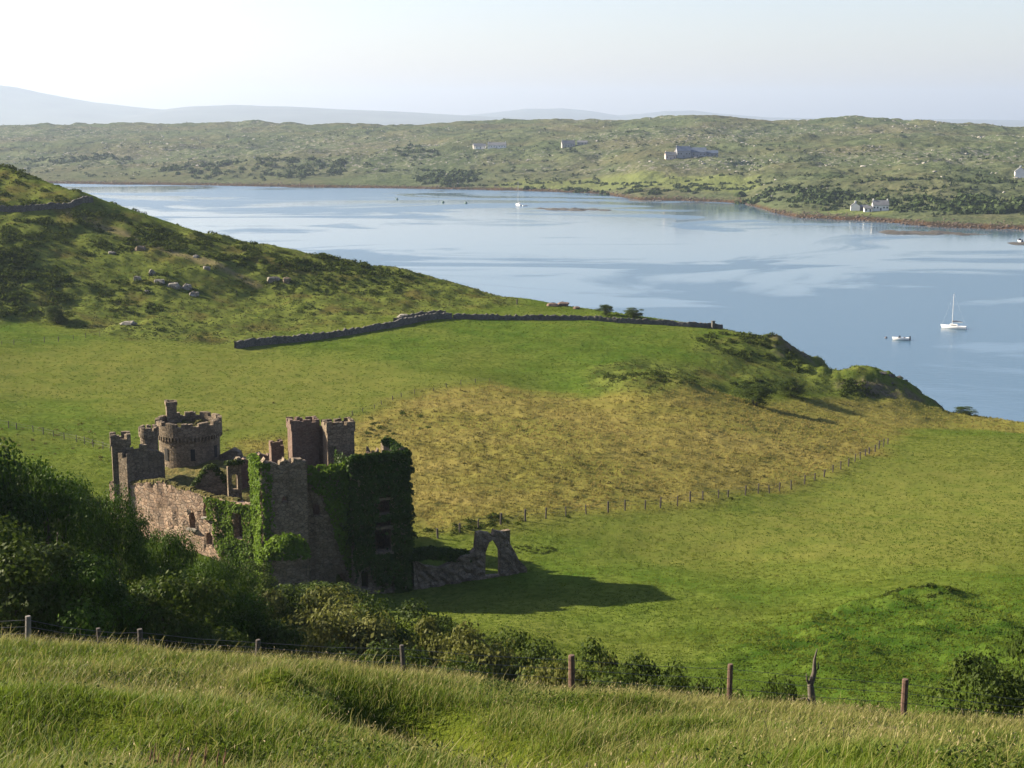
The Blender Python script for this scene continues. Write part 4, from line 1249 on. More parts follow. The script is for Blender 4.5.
# ------------------------------------------------------------------ ruined garden wall with the pointed arch
A0 = FR + a_ * 0.6 + b_ * 0.4
A1 = XY(527, 158.0, 570)
LA = float(np.linalg.norm(A1 - A0))
def sA(u):
    lo, hi = 0.0, LA
    for _ in range(40):
        m = (lo + hi) / 2
        p = A0 + (A1 - A0) / LA * m
        q_ = 512 + F_PX * p[0] / (p[1] * cp + 48 * sp_)
        lo, hi = (m, hi) if q_ < u else (lo, m)
    return lo / LA
aw = thing('ruined_wall', (A0[0], A0[1], z1(*A0)), 'low broken stone wall running from the castle to a lone pointed gothic arch', 'ruined wall')
tp = [(0, ZV(558, 153.5)), (sA(425), ZV(566, 153.5)), (sA(440), ZV(569, 154)), (sA(452), ZV(563, 154.5)), (sA(462), ZV(556, 155)), (sA(470), ZV(555, 155.3)), (sA(475.5), ZV(549, 155.6)), (sA(476.5), ZV(533, 155.7)),
      (sA(481), ZV(531.5, 156)), (sA(489), ZV(534, 156)), (sA(493), ZV(535.5, 156.4)), (sA(494.5), ZV(530, 156.4)), (sA(497), ZV(532, 156.4)), (sA(501), ZV(531.5, 156.8)), (sA(510), ZV(530.5, 157)), (sA(511), ZV(545, 157)), (sA(515), ZV(552, 157.3)), (sA(519), ZV(560, 157.5)), (1, ZV(568, 158))]
mb = MB()
sc_ = (sA(485) + sA(500)) / 2 * LA
zsill = ZV(577, 156)
wall(mb, A0, A1, -55.0, tp, 0.75, [(sc_, zsill, (sA(500.0) - sA(486.0)) * LA, ZV(541.0, 156) - zsill, 2)], 0.13, 51, 0.5)
mb.build('masonry', GREY, aw)
acc = []
for i in range(16):
    u = 415 + i * 3.6
    p = A0 + (A1 - A0) * sA(u) + b_ * 0.9
    ivy_blob(acc, (p[0], p[1], ZV(np.interp(u, [415, 430, 450, 470], [553, 552, 556, 560]), 154.5) - 0.6), 1.0, 0.9, 1.2, 260, 0.34, seed=140 + i)
ivy_build(acc, 'ivy', IVY, aw, 7)

# ------------------------------------------------------------------ trees and shrubs
def tree_meshes(seed, H, Rr, n_cl, per, leaf, mat, low=0.12, shrub=False):
    """crown + trunk meshes around the local origin (base at 0)"""
    r_ = np.random.default_rng(seed)
    cl = []
    while len(cl) < n_cl:
        d = r_.normal(0, 1, 3)
        d /= np.linalg.norm(d)
        k = r_.uniform(0.35, 1.0) ** 0.6
        p = np.array((d[0] * Rr * k, d[1] * Rr * k, H * (0.5 + low / 2) + d[2] * H * (0.5 - low / 2) * k * 0.95))
        p[:2] *= 1 + 0.25 * math.sin(3 * math.atan2(d[1], d[0]) + seed)
        cl.append(p)
    cl = np.array(cl)
    cr = Rr * r_.uniform(0.24, 0.44, n_cl)
    N_ = r_.normal(0, 1, (n_cl, per, 3))
    N_ /= np.linalg.norm(N_, axis=2, keepdims=True)
    N_[:, :, 2] = np.where(r_.uniform(0, 1, (n_cl, per)) < 0.6, np.abs(N_[:, :, 2]), N_[:, :, 2])
    P_ = cl[:, None, :] + N_ * (cr[:, None, None] * r_.uniform(0.55, 1.12, (n_cl, per, 1))) * np.array((1.1, 1.1, 0.8))
    P_ = P_.reshape(-1, 3)
    P_[:, 2] = np.maximum(P_[:, 2], 0.05)
    V_, F_ = leaf_quads(P_, N_.reshape(-1, 3) + np.array((0, 0, 0.35)), leaf, 0.55, 0.65, r_)
    var = np.clip(np.repeat(r_.uniform(0.05, 0.65, n_cl), per) + r_.normal(0.05, 0.22, n_cl * per), 0, 1)
    c_o = arrays('crown', V_, F_, mat, fattr={'var': var})
    mb = MB()
    if shrub:
        for i in range(6):
            an = i * 1.05 + r_.uniform(0, .5)
            mb.tube([(0.1 * math.cos(an), 0.1 * math.sin(an), -0.6), (0.25 * Rr * math.cos(an), 0.25 * Rr * math.sin(an), H * 0.35), (0.5 * Rr * math.cos(an), 0.5 * Rr * math.sin(an), H * 0.7)], [0.09, 0.06, 0.02], 6)
    else:
        mb.tube([(0, 0, -0.8), (0.05, 0, H * 0.12), (0.12, -0.08, H * 0.4), (0.0, 0.05, H * 0.78)], [0.045 * H * .9, 0.03 * H, 0.022 * H, 0.006 * H], 10)
        for i in range(9):
            t_ = cl[r_.integers(0, n_cl)]
            z0 = H * r_.uniform(0.2, 0.5)
            mb.tube([(0.08, 0, z0), (t_[0] * 0.5, t_[1] * 0.5, (z0 + t_[2]) / 2 + 0.2), tuple(t_)], [0.014 * H, 0.009 * H, 0.003 * H], 6)
    t_o = mb.build('trunk', BARK, None, True)
    return c_o, t_o
KINDS = {}
def kind(name, protos):
    KINDS[name] = []
    for p in protos:
        c_o, t_o = tree_meshes(*p)
        co = np.empty(len(c_o.data.vertices) * 3, np.float32)
        c_o.data.vertices.foreach_get('co', co)
        co = co.reshape(-1, 3)
        KINDS[name].append(((c_o, t_o), float(np.percentile(co[:, 2], 99)), float(np.percentile(np.hypot(co[:, 0], co[:, 1]), 95))))
kind('sycamore', [(3, 10.0, 4.8, 44, 620, 0.28, LEAF_DARK, 0.06), (4, 10.0, 4.8, 60, 460, 0.22, LEAF_DARK, 0.06), (5, 10.0, 4.8, 38, 520, 0.34, LEAF_MID, 0.06), (6, 10.0, 4.8, 70, 420, 0.20, LEAF_DARK, 0.06)])
kind('thorn', [(s, 5.0, 2.8, 34, 330, 0.20, LEAF_MID, 0.0, True) for s in (13, 14, 15)])
kind('willow', [(s, 4.5, 2.6, 36, 300, 0.20, LEAF_PALE, 0.0, True) for s in (23, 24)])
kind('bramble', [(s, 2.0, 1.5, 26, 260, 0.12, LEAF_MID, 0.0, True) for s in (33, 34)])
used_proto = set()
cnt_kind = {}
def plant(kd, u, Y, vtop, wpx, label, cat, group, name=None):
    g_ = ground_at(u, Y)
    low_ = kd != 'sycamore' and 45 < Y < 125
    d = ray(u, vtop + (9 if low_ else 0))
    ztop = d[2] * Y / d[1]
    Hh = max(0.8, ztop - g_[2])
    Rw = wpx * (1.7 if low_ else 1.0) * (Y / (F_PX * 0.96)) / 2
    i = cnt_kind.get(kd, 0)
    cnt_kind[kd] = i + 1
    (c_o, t_o), H0, R0 = KINDS[kd][i % len(KINDS[kd])]
    root = thing(name or {'sycamore': 'broadleaf_tree', 'thorn': 'thorn_bush', 'willow': 'willow_bush', 'bramble': 'bramble_bush'}[kd], g_, label, cat, group)
    root.scale = (Rw / R0, Rw / R0 * random.uniform(.9, 1.1), Hh / (H0 * 0.98))
    root.rotation_euler = (0, 0, i * 2.4)
    for o_ in (c_o, t_o):
        if o_.name in used_proto:
            o2 = o_.copy()
            COL.objects.link(o2)
        else:
            o2 = o_
            used_proto.add(o_.name)
        o2.parent = root
        o2.location = (0, 0, 0)
    return root
TG, BG_, FG = 'trees in the dark clump below the castle', 'bushes below the castle walls', 'bushes behind the near fence'
for a in (
    ('sycamore', -18, 82, 448, 150, 'big dark sycamore cut by the left picture edge, tallest of the clump', 'tree', TG),
    ('sycamore', 58, 86, 474, 130, 'dark green sycamore with a lit crown, second tall tree from the left edge', 'tree', TG),
    ('sycamore', 22, 70, 538, 150, 'shadowy low tree behind the bleached fence post', 'tree', TG),
    ('sycamore', 118, 90, 505, 92, 'dark leafy tree rising just left below the square corner turret', 'tree', TG),
    ('sycamore', 98, 70, 568, 130, 'nearly black low tree right behind the fence, left of the grey stub post', 'tree', TG),
    ('sycamore', 168, 94, 540, 84, 'dark tree whose crown reaches the foot of the reddish castle front', 'tree', TG),
    ('sycamore', 168, 72, 586, 120, 'nearly black low tree right behind the grey stub post', 'tree', TG),
    ('sycamore', 220, 98, 562, 74, 'sunlit topped tree under the small arched castle windows', 'tree', TG),
    ('sycamore', 236, 78, 602, 110, 'nearly black tree at the right end of the dark clump', 'tree', TG),
    ('thorn', 132, 138, 517, 40, 'sunlit bush at the left foot of the reddish castle front', 'bush', BG_),
    ('thorn', 178, 138, 547, 40, 'lit bush against the middle of the reddish castle front', 'bush', BG_),
    ('thorn', 222, 136, 561, 40, 'lit bush below the pointed opening of the ivied castle front', 'bush', BG_),
    ('thorn', 258, 128, 566, 50, 'rounded bush at the foot of the sunlit ivy edge', 'bush', BG_),
    ('thorn', 276, 100, 580, 60, 'mid green bush below the tall blank castle wall', 'bush', BG_),
    ('thorn', 320, 118, 578, 70, 'dark bush under the bare middle wall of the castle', 'bush', BG_),
    ('willow', 322, 96, 590, 74, 'yellowish willow bush with sunlit top, below the middle castle wall', 'bush', BG_),
    ('willow', 346, 84, 610, 82, 'largest pale willow bush, sunlit, in front of the castle tower', 'bush', BG_),
    ('thorn', 296, 78, 622, 66, 'dark bush between the black trees and the pale willow bush', 'bush', BG_),
    ('thorn', 392, 100, 603, 74, 'dark bush at the foot of the ivy clad tower', 'bush', BG_),
    ('thorn', 440, 100, 612, 60, 'olive bush below the broken garden wall', 'bush', BG_),
    ('willow', 428, 84, 630, 62, 'pale olive bush left of the slim grey fence post', 'bush', BG_),
    ('thorn', 388, 72, 640, 66, 'dark low bush directly behind the grey fence post', 'bush', FG),
    ('willow', 474, 80, 632, 66, 'pale leafy bush between the grey post and the first brown post', 'bush', FG),
    ('thorn', 512, 84, 642, 62, 'dark bush just left of the first brown fence post', 'bush', FG),
    ('thorn', 462, 68, 654, 60, 'low dark bush at the grass edge right of the grey fence post', 'bush', FG),
    ('thorn', 545, 72, 658, 60, 'dark bramble bush behind the first brown fence post', 'bush', FG),
    ('thorn', 604, 64, 650, 66, 'spreading green bush right of the first brown fence post', 'bush', FG),
    ('thorn', 648, 64, 662, 56, 'low rounded bush midway between two brown fence posts', 'bush', FG),
    ('thorn', 366, 90, 600, 60, 'dark bush filling the gap right of the largest pale willow bush', 'bush', BG_),
    ('thorn', 410, 92, 618, 60, 'dark bush between the two pale olive bushes and the castle wall', 'bush', BG_),
    ('thorn', 490, 90, 634, 56, 'dark round bush behind the pale leafy bush, nearest the castle shadow', 'bush', BG_),
    ('thorn', 535, 80, 644, 60, 'dark bush above and behind the first brown fence post', 'bush', FG),
    ('willow', 570, 66, 658, 56, 'pale green bush hugging the right side of the first brown fence post', 'bush', FG),
    ('bramble', 626, 58, 668, 60, 'low bramble along the wire, left half of the gap between brown posts', 'bush', FG),
    ('bramble', 668, 58, 676, 56, 'low bramble along the wire, right half of the gap between brown posts', 'bush', FG),
    ('bramble', 722, 60, 684, 46, 'tiny bramble behind the middle brown fence post', 'bush', FG),
    ('bramble', 690, 60, 678, 40, 'small bramble just left of the middle brown fence post', 'bush', FG),
    ('bramble', 758, 59, 682, 40, 'small bramble right of the middle brown fence post', 'bush', FG),
    ('bramble', 788, 58, 676, 38, 'small bramble at the foot of the dead tree', 'bush', FG),
    ('bramble', 850, 60, 694, 44, 'small dark bramble between the dead tree and the last fence post', 'bush', FG),
    ('thorn', 982, 60, 660, 78, 'round green bush right of the last brown fence post', 'bush', FG),
    ('thorn', 1022, 72, 640, 50, 'dark bush cut by the right picture edge', 'bush', FG),
    ('thorn', 46, 128, 478, 80, 'dark hedge bush seen over the big trees at left', 'bush', BG_),
    ('thorn', 86, 142, 488, 56, 'shaded bush left of the square corner turret', 'bush', BG_),
    ('thorn', 755, 282, 385, 40, 'dense dark bush in the hollow behind the tan meadow', 'bush', 'bushes on the far pasture'),
    ('thorn', 792, 300, 379, 30, 'dark bush at the foot of the headland knoll', 'bush', 'bushes on the far pasture'),
    ('thorn', 965, 318, 407, 22, 'small dark bush on the shoreline rim beyond the headland', 'bush', 'bushes on the far pasture'),
    ('thorn', 606, 364, 305, 18, 'dark low bush just beyond the stone wall above the water', 'bush', 'bushes on the far pasture'),
    ('thorn', 634, 362, 308, 20, 'dark low bush beyond the stone wall, right of its neighbour', 'bush', 'bushes on the far pasture'),
    ('thorn', 58, 326, 305, 30, 'round dark bush at the lower edge of the heath hill', 'bush', 'bushes on the far pasture'),
):
    plant(*a)

# dead tree at the near fence
g_ = ground_at(811, 48.6)
dt = thing('dead_tree', g_, 'bare twisted dead tree stump standing by the near fence', 'dead tree')
mb = MB()
G = np.array(g_)
mb.tube([G + (0, 0, -.3), G + (.02, 0, .5), G + (-.05, .05, 1.1), G + (.06, 0, 1.6), G + (.05, 0, 2.1), G + (.13, 0, 2.5)], [.19, .15, .11, .09, .05, .02], 9)
mb.build('trunk', BARK, dt, True)
for pts, rad in (([(-.05, .05, 1.05), (-.2, 0, 1.3), (-.22, .02, 1.55)], [.06, .04, .015]), ([(.05, 0, 1.5), (.2, 0, 1.75), (.19, 0, 2.0)], [.05, .035, .012]), ([(0, 0, .45), (-.3, -.05, .62), (-.45, -.05, .55), (-.6, -.08, .62)], [.07, .05, .035, .01])):
    MB().tube([G + np.array(p) for p in pts], rad, 7).build('branch', BARK, dt, True)

# ------------------------------------------------------------------ fences
nf = thing('wire_fence', ground_at(572, 49), 'post and wire fence along the crest of the foreground grass', 'fence')
posts = [(-60, 44.9, .9, POST, .09), (28, 45.2, .95, POST_PALE, .10), (100, 45.5, .70, POST, .08), (141, 45.7, .95, POST, .10), (257, 46.1, .80, POST, .09), (404, 46.6, .95, POST, .085),
         (572, 47.2, 1.18, POST_RED, .12), (729, 47.8, 1.10, POST_RED, .10), (903, 48.4, 1.15, POST_RED, .12), (1085, 49.0, 1.1, POST_RED, .11)]
tops_ = []
for u, Y, h, m, wd in posts:
    g_ = ground_at(u, Y)
    vis = {28: 616, 141: 629, 100: 631, 257: 641, 404: 645, 572: 655, 729: 664, 903: 679}.get(u)
    if vis:
        h = max(0.8, ray(u, vis)[2] * Y / ray(u, vis)[1] - g_[2])
    mb = MB()
    lean = random.gauss(0, .03)
    mb.tube([g_ + np.array((0, 0, -.3)), g_ + np.array((lean * h * .5, 0, h * .5)), g_ + np.array((lean * h, 0, h - .02)), g_ + np.array((lean * h, 0, h))], [wd * .98, wd, wd * .95, wd * .8], 9)
    po = mb.build('post', m, nf)
    if u == 28: po['label'] = 'bleached pale post'
    tops_.append((g_ + np.array((lean * h, 0, 0)), h))
for k in (0.45, 0.68, 0.9):
    mb = MB()
    for (p, h), (q_, h2) in zip(tops_[:-1], tops_[1:]):
        P0, P1 = p + np.array((0, -.08, h * k)), q_ + np.array((0, -.08, h2 * k))
        mid_ = (P0 + P1) / 2 - np.array((0, 0, .05))
        mb.tube([P0, mid_, P1], .009, 5)
    mb.build('wire', WIRE, nf)
def field_fence(px, n_, label, hgt=1.15, wires=2, rad=0.07, gap=0.0):
    P = []
    pts = [hit(*p) for p in px]
    seg = [np.linalg.norm(pts[i + 1] - pts[i]) for i in range(len(pts) - 1)]
    tot = sum(seg)
    cum = np.concatenate([[0], np.cumsum(seg)])
    for i in range(n_):
        s_ = tot * i / (n_ - 1) + (random.gauss(0, .3) if 0 < i < n_ - 1 else 0)
        x_ = np.interp(s_, cum, [p[0] for p in pts]) + random.gauss(0, .1)
        y_ = np.interp(s_, cum, [p[1] for p in pts]) + random.gauss(0, .1)
        P.append(np.array((x_, y_, z1(x_, y_))))
    root = thing('field_fence', P[0], label, 'fence')
    tp_ = []
    for p in P:
        h = hgt * random.uniform(.8, 1.12)
        tl = np.array((random.gauss(0, .06), random.gauss(0, .06), 0))
        mb = MB().tube([p - np.array((0, 0, .3)), p + np.array((0, 0, h * .5)) + tl * .5, p + np.array((0, 0, h)) + tl], rad * random.uniform(.8, 1.2), 7)
        mb.build('post', POST, root)
        tp_.append((p, h))
    for k in np.linspace(0.5, 0.88, wires):
        mb = MB()
        for (p, h), (q_, h2) in zip(tp_[:-1], tp_[1:]):
            mb.tube([p + np.array((0, 0, h * k)), q_ + np.array((0, 0, h2 * k))], .012, 4)
        mb.build('wire', WIRE, root)
field_fence([(438, 540), (480, 529), (530, 520), (650, 509), (760, 495), (810, 484), (850, 467), (888, 445)], 36, 'wire fence with weathered posts between tan meadow and green lower field', 1.45, 2, 0.11)
field_fence([(-20, 424), (30, 432), (75, 441), (110, 452)], 13, 'sparse post fence left of the castle below the golden pasture', 1.1)
field_fence([(-30, 346), (40, 343), (100, 337)], 10, 'thin wire fence across the pasture at the far left under the heath hill', 1.1)
field_fence([(330, 425), (400, 398), (450, 388), (490, 382)], 14, 'low old fence along the top left edge of the tan meadow', 0.9)

# ------------------------------------------------------------------ dry stone walls
def stone_wall(px, label, hgt, name='stone_wall', wid=0.8, gaps=(), hfun=None):
    pts = [hit(*p) for p in px]
    seg = [np.linalg.norm(pts[i + 1] - pts[i]) for i in range(len(pts) - 1)]
    cum = np.concatenate([[0], np.cumsum(seg)])
    n_ = int(cum[-1] / 0.55)
    ss = np.linspace(0, cum[-1], n_)
    X, Y = np.interp(ss, cum, [p[0] for p in pts]), np.interp(ss, cum, [p[1] for p in pts])
    X, Y = X + 0.5 * fbm(ss, ss * 0, 9, 2, 5), Y + 0.5 * fbm(ss, ss * 0 + 4, 9, 2, 6)
    Z = zfull(X, Y)
    t_ = np.stack([np.gradient(X), np.gradient(Y)], 1)
    t_ /= np.linalg.norm(t_, axis=1, keepdims=True)
    nr = np.stack([-t_[:, 1], t_[:, 0]], 1)
    root = thing(name, (X[0], Y[0], Z[0]), label, 'stone wall')
    h = hgt * (1 + 0.22 * fbm(ss, ss * 0, 5, 3, 7)) + rng.uniform(-.26, .22, n_)
    if hfun is not None:
        h = h * hfun(ss / cum[-1])
    V = []
    for i in range(n_):
        for off, zz_ in ((-wid * .55, -.4), (-wid * .5, h[i] * .5), (-wid * .36, h[i] * rng.uniform(.92, 1.05)), (wid * .36, h[i] * rng.uniform(.92, 1.05)), (wid * .5, h[i] * .5), (wid * .55, -.4)):
            o_ = off + rng.normal(0, .05)
            V.append((X[i] + nr[i, 0] * o_, Y[i] + nr[i, 1] * o_, Z[i] + zz_))
    F_ = [(i * 6 + k, i * 6 + k + 1, i * 6 + k + 7, i * 6 + k + 6) for i in range(n_ - 1) for k in range(5)]
    arrays('masonry', V, F_, DARKST, root)
    return root
stone_wall([(236, 349), (262, 346), (330, 339), (385, 329), (420, 322), (440, 320), (452, 319.5)], 'long dark dry stone wall climbing the pasture above the castle', 1.5)
stone_wall([(454, 319.5), (470, 320), (520, 320), (580, 320), (640, 324), (690, 327), (722, 329)], 'dark dry stone wall along the skyline above the water, ending in gate posts', 1.2)
stone_wall([(-60, 212), (0, 211), (40, 211), (70, 205), (93, 201)], 'dark stone wall crossing the heath hilltop at the far left', 1.6)
stone_wall([(395, 322), (415, 319), (446, 317.5)], 'tumbled pale stones of a ruined wall end behind the long dry stone wall', 1.6, hfun=lambda s_: 0.5 + 0.6 * s_)
for u, lab in ((713, 'left of the two stone gate posts at the wall end on the skyline'), (726, 'right of the two stone gate posts at the wall end on the skyline')):
    x_, y_ = hit(u, 329)
    z_ = z1(x_, y_)
    mb = MB().box((x_, y_, z_ + .8), (.75, .75, 2.2), .3, .92).box((x_, y_, z_ + 1.98), (.95, .95, .18), .3, .8)
    gp = thing('gate_post', (x_, y_, z_), lab, 'gate post', 'stone gate posts')
    mb.build('pillar', DARKST, gp)

# ------------------------------------------------------------------ boulders and outcrops on the heath hill
def boulder(u, v, wpx, hpx, mat, label, group, sink=0.42):
    x_, y_ = hit(u, v)
    z_ = z1(x_, y_)
    k = y_ / F_PX
    r_ = np.random.default_rng(int(u * 7 + v))
    nlat, nlon = 4, 6
    V, Fq = [], []
    for i in range(nlat + 1):
        f = math.pi * i / nlat
        for j in range(nlon):
            a = 2 * math.pi * j / nlon
            d = np.array((math.sin(f) * math.cos(a), math.sin(f) * math.sin(a), math.cos(f)))
            d = np.sign(d) * np.abs(d) ** 0.6
            d = d * r_.uniform(.6, 1.2, 3)
            V.append((x_ + d[0] * wpx * k / 2, y_ + d[1] * wpx * k / 2.4, z_ + (d[2] * .5 + .5 - sink) * hpx * k))
    for i in range(nlat):
        for j in range(nlon):
            Fq.append((i * nlon + j, (i + 1) * nlon + j, (i + 1) * nlon + (j + 1) % nlon, i * nlon + (j + 1) % nlon))
    o = MB().add(V, Fq).build('boulder', mat)
    me_ = o.data
    c_ = np.array((x_, y_, z_))
    me_.transform(__import__('mathutils').Matrix.Translation(-Vector(c_)))
    o.location = c_
    return tag(o, label, 'boulder', group)
BGp = 'pale boulders on the heath hill'
for i, (u, v, w__, h__, lab) in enumerate((
    (141, 253, 13, 8, 'grey block of rock jutting alone high on the heath hill'), (137, 279, 9, 8, 'small pale rock at the left end of the boulder row'), (152, 276, 8, 8, 'upright pale rock standing just above the boulder row'),
    (160, 286, 13, 7, 'flat pale slab near the left of the boulder row'), (174, 289, 14, 8, 'broad pale slab in the middle of the boulder row'), (187, 290, 11, 9, 'tall pale boulder right of the row middle'),
    (194, 296, 11, 7, 'sloping pale boulder at the right end of the row'), (147, 293, 7, 4, 'small low stone below the boulder row'), (128, 325, 18, 6, 'low flat slab at the bottom of the heath hill'),
    (273, 280, 14, 8, 'warm toned outcrop at the right of the heath hill'), (287, 284, 10, 8, 'dark cleft rock next to the warm toned outcrop'), (207, 271, 8, 5, 'small stone above the right end of the boulder row'),
    (112, 257, 8, 4, 'small flat stone left of the lone grey block'), (196, 259, 8, 4, 'small pale stone beside the track'), (403, 318, 12, 6, 'pale stones heaped behind the long dry stone wall'),
    (552, 306, 14, 6, 'rust brown rock on the skyline above the far end of the pasture'), (563, 306, 16, 7, 'larger rust brown outcrop beside its neighbour on the skyline'), (577, 309, 8, 4, 'small rust brown rock right of the outcrop'),
)):
    boulder(u, v, w__, h__, RED if u > 540 else (GREY if i in (0, 10) else PALE), lab, BGp if u < 500 else 'rust brown rocks on the skyline')
x_, y_ = hit(517, 305)
po = thing('lone_post', (x_, y_, z1(x_, y_)), 'short dark post alone on the skyline pasture edge', 'post')
MB().tube([(x_, y_, z1(x_, y_) - .3), (x_, y_, z1(x_, y_) + 1.3), (x_ + .02, y_, z1(x_, y_) + 1.5)], [.2, .18, .13], 8).build('post_shaft', POST, po)

# ------------------------------------------------------------------ boats
WHITE = simple('white_gelcoat', (0.80, 0.80, 0.78), 0.35, 0.04, 1.0)
NAVY = simple('dark_canvas', (0.05, 0.06, 0.09), 0.8, 0.2, 2.0)
ALU = simple('mast_aluminium', (0.72, 0.72, 0.70), 0.4, 0.05, 2.0)
GLASS = simple('dark_window', (0.02, 0.025, 0.03), 0.15, 0.1, 2.0)
def hull_mesh(mb, Lh, beam, free, c, ang, draft=0.35):
    ca, sa = math.cos(ang), math.sin(ang)
    ns, npf = 15, 7
    V = []
    for i in range(ns):
        t_ = i / (ns - 1)
        bw = beam / 2 * max(0.02, (1 - max(0, (t_ - .42) / .58) ** 2.2)) * (0.78 + 0.22 * min(1, t_ / .35))
        sheer = free * (1.0 + 0.28 * (t_ - .35) ** 2 * 2.2)
        for j in range(npf):
            f = j / (npf - 1)
            yy_ = bw * math.sin(f * math.pi / 2) ** .7
            zz_ = -draft + (sheer + draft) * f ** 1.6
            V.append((t_, yy_, zz_))
    full = [(p[0], p[1], p[2]) for p in V] + [(p[0], -p[1], p[2]) for p in V]
    W = []
    for (t_, y_, z_) in full:
        x_ = (t_ - .5) * Lh + (0.08 * Lh * (z_ / free) * max(0, t_ - .8) * 3)
        W.append((c[0] + x_ * ca - y_ * sa, c[1] + x_ * sa + y_ * ca, c[2] + z_))
    Fq, o_ = [], ns * npf
    for i in range(ns - 1):
        for j in range(npf - 1):
            a = i * npf + j
            Fq.append((a, a + 1, a + npf + 1, a + npf))
            Fq.append((o_ + a, o_ + a + npf, o_ + a + npf + 1, o_ + a + 1))
        a = i * npf + npf - 1
        Fq.append((a, o_ + a, o_ + a + npf, a + npf))
    Fq.append(tuple(range(npf)) + tuple(o_ + k for k in range(npf - 1, -1, -1)))
    return mb.add(W, Fq)
def yacht(u, v, Lh, mast, ang, label, reach=1.0):
    c = atz(u, v, SEA)
    c[2] = SEA
    root = thing('sailing_yacht', c, label, 'yacht', 'moored sailing yachts')
    def wp(x_, y_, z_):
        return np.array((c[0] + x_ * math.cos(ang) - y_ * math.sin(ang), c[1] + x_ * math.sin(ang) + y_ * math.cos(ang), SEA + z_))
    hull_mesh(MB(), Lh, Lh * .31, Lh * .115, c, ang).build('hull', WHITE, root, False)
    mb = MB()
    p = wp(.02 * Lh, 0, Lh * .15)
    mb.box(p, (Lh * .36, Lh * .17, Lh * .07), ang, .82)
    cb = mb.build('cabin', WHITE, root)
    for sgn in (-1, 1):
        p = wp(.02 * Lh, sgn * Lh * .085, Lh * .15)
        MB().box(p, (Lh * .24, Lh * .012, Lh * .026), ang).build('window', GLASS, cb)
    MB().tube([wp(.08 * Lh, 0, .1 * Lh), wp(.08 * Lh, 0, mast * .6), wp(.075 * Lh, 0, mast)], [.11, .10, .07], 8).build('mast', ALU, root)
    MB().tube([wp(.08 * Lh, 0, Lh * .27), wp(-.34 * Lh, 0, Lh * .26)], .07, 7).build('boom', ALU, root)
    MB().tube([wp(.07 * Lh, 0, Lh * .30), wp(-.1 * Lh, 0, Lh * .31), wp(-.33 * Lh, 0, Lh * .285)], [.24, .20, .11], 9).build('sail_cover', NAVY, root)
    mb = MB()
    for q_ in (wp(.5 * Lh, 0, Lh * .15), wp(-.48 * Lh, 0, Lh * .12)):
        mb.tube([q_, wp(.077 * Lh, 0, mast * .98)], .007, 4)
    mb.build('rigging', ALU, root)
    MB().box(wp(-.46 * Lh, 0, -.02 * Lh), (.03 * Lh, .04 * Lh, .26 * Lh), ang).build('rudder', NAVY, root)
    return root
yacht(954, 328.5, 8.6, 12.4, R(150), 'white sailing yacht moored off the headland, nearest of the boats')
yacht(518.5, 205.5, 10.5, 21.0, R(115), 'distant white sailing yacht near the far shore, left of the low skerry')
def small_boat(u, v, Lh, ang, label, motor=True):
    c = atz(u, v, SEA)
    c[2] = SEA
    root = thing('motor_boat' if motor else 'dinghy', c, label, 'boat')
    hull_mesh(MB(), Lh, Lh * .38, Lh * .15, c, ang, .2).build('hull', WHITE, root)
    ca, sa = math.cos(ang), math.sin(ang)
    if motor:
        MB().box((c[0] - .53 * Lh * ca, c[1] - .53 * Lh * sa, SEA + .14 * Lh), (.12 * Lh, .12 * Lh, .24 * Lh), ang, .75).build('outboard_motor', NAVY, root)
        MB().box((c[0] + .08 * Lh * ca, c[1] + .08 * Lh * sa, SEA + .22 * Lh), (.1 * Lh, .26 * Lh, .14 * Lh), ang, .7).build('windscreen', GLASS, root)
    for k in (-.2, .15):
        MB().box((c[0] + k * Lh * ca, c[1] + k * Lh * sa, SEA + .165 * Lh), (.08 * Lh, .3 * Lh, .02 * Lh), ang).build('thwart', POST, root)
small_boat(901, 340, 5.4, R(165), 'small white open boat with dark outboard motor beside the near yacht')
small_boat(525, 206, 4.6, R(20), 'tiny white dinghy tied beside the distant yacht', False)
small_boat(1020, 242, 7.0, R(90), 'white boat at the right picture edge near the skerries')
def buoy(u, v, r_, mat, label, group=None):
    c = atz(u, v, SEA)
    c[2] = SEA
    o = thing('mooring_buoy', c, label, 'buoy', group)
    pr = [(0, -.5), (.6, -.35), (.95, 0), (.85, .4), (.5, .75), (.2, .9), (.1, 1.25)]
    mb = MB()
    mb.tube([(c[0], c[1], SEA + z_ * r_) for _, z_ in pr], [max(.02, a * r_) for a, _ in pr], 10)
    mb.build('float', mat, o, True)
    mb = MB()
    for k in range(8):
        a, b = 2 * math.pi * k / 8, 2 * math.pi * (k + 1) / 8
        mb.tube([(c[0] + .2 * r_ * math.cos(a), c[1], SEA + (1.45 + .2 * math.sin(a)) * r_), (c[0] + .2 * r_ * math.cos(b), c[1], SEA + (1.45 + .2 * math.sin(b)) * r_)], .04 * r_, 5)
    mb.build('ring', ALU, o)
buoy(886, 338, .5, simple('dark_buoy', (.09, .06, .06), .6), 'small dark buoy left of the white open boat')
GB_ = simple('green_buoy', (.03, .10, .06), .6)
for u, v, lab in ((397, 199.5, 'leftmost of three far green buoys on the pale water'), (443, 202.5, 'middle one of three far green buoys on the pale water'), (466, 203.5, 'rightmost of three far green buoys, nearest the distant yacht')):
    buoy(u, v, 1.5, GB_, lab, 'far green buoys')

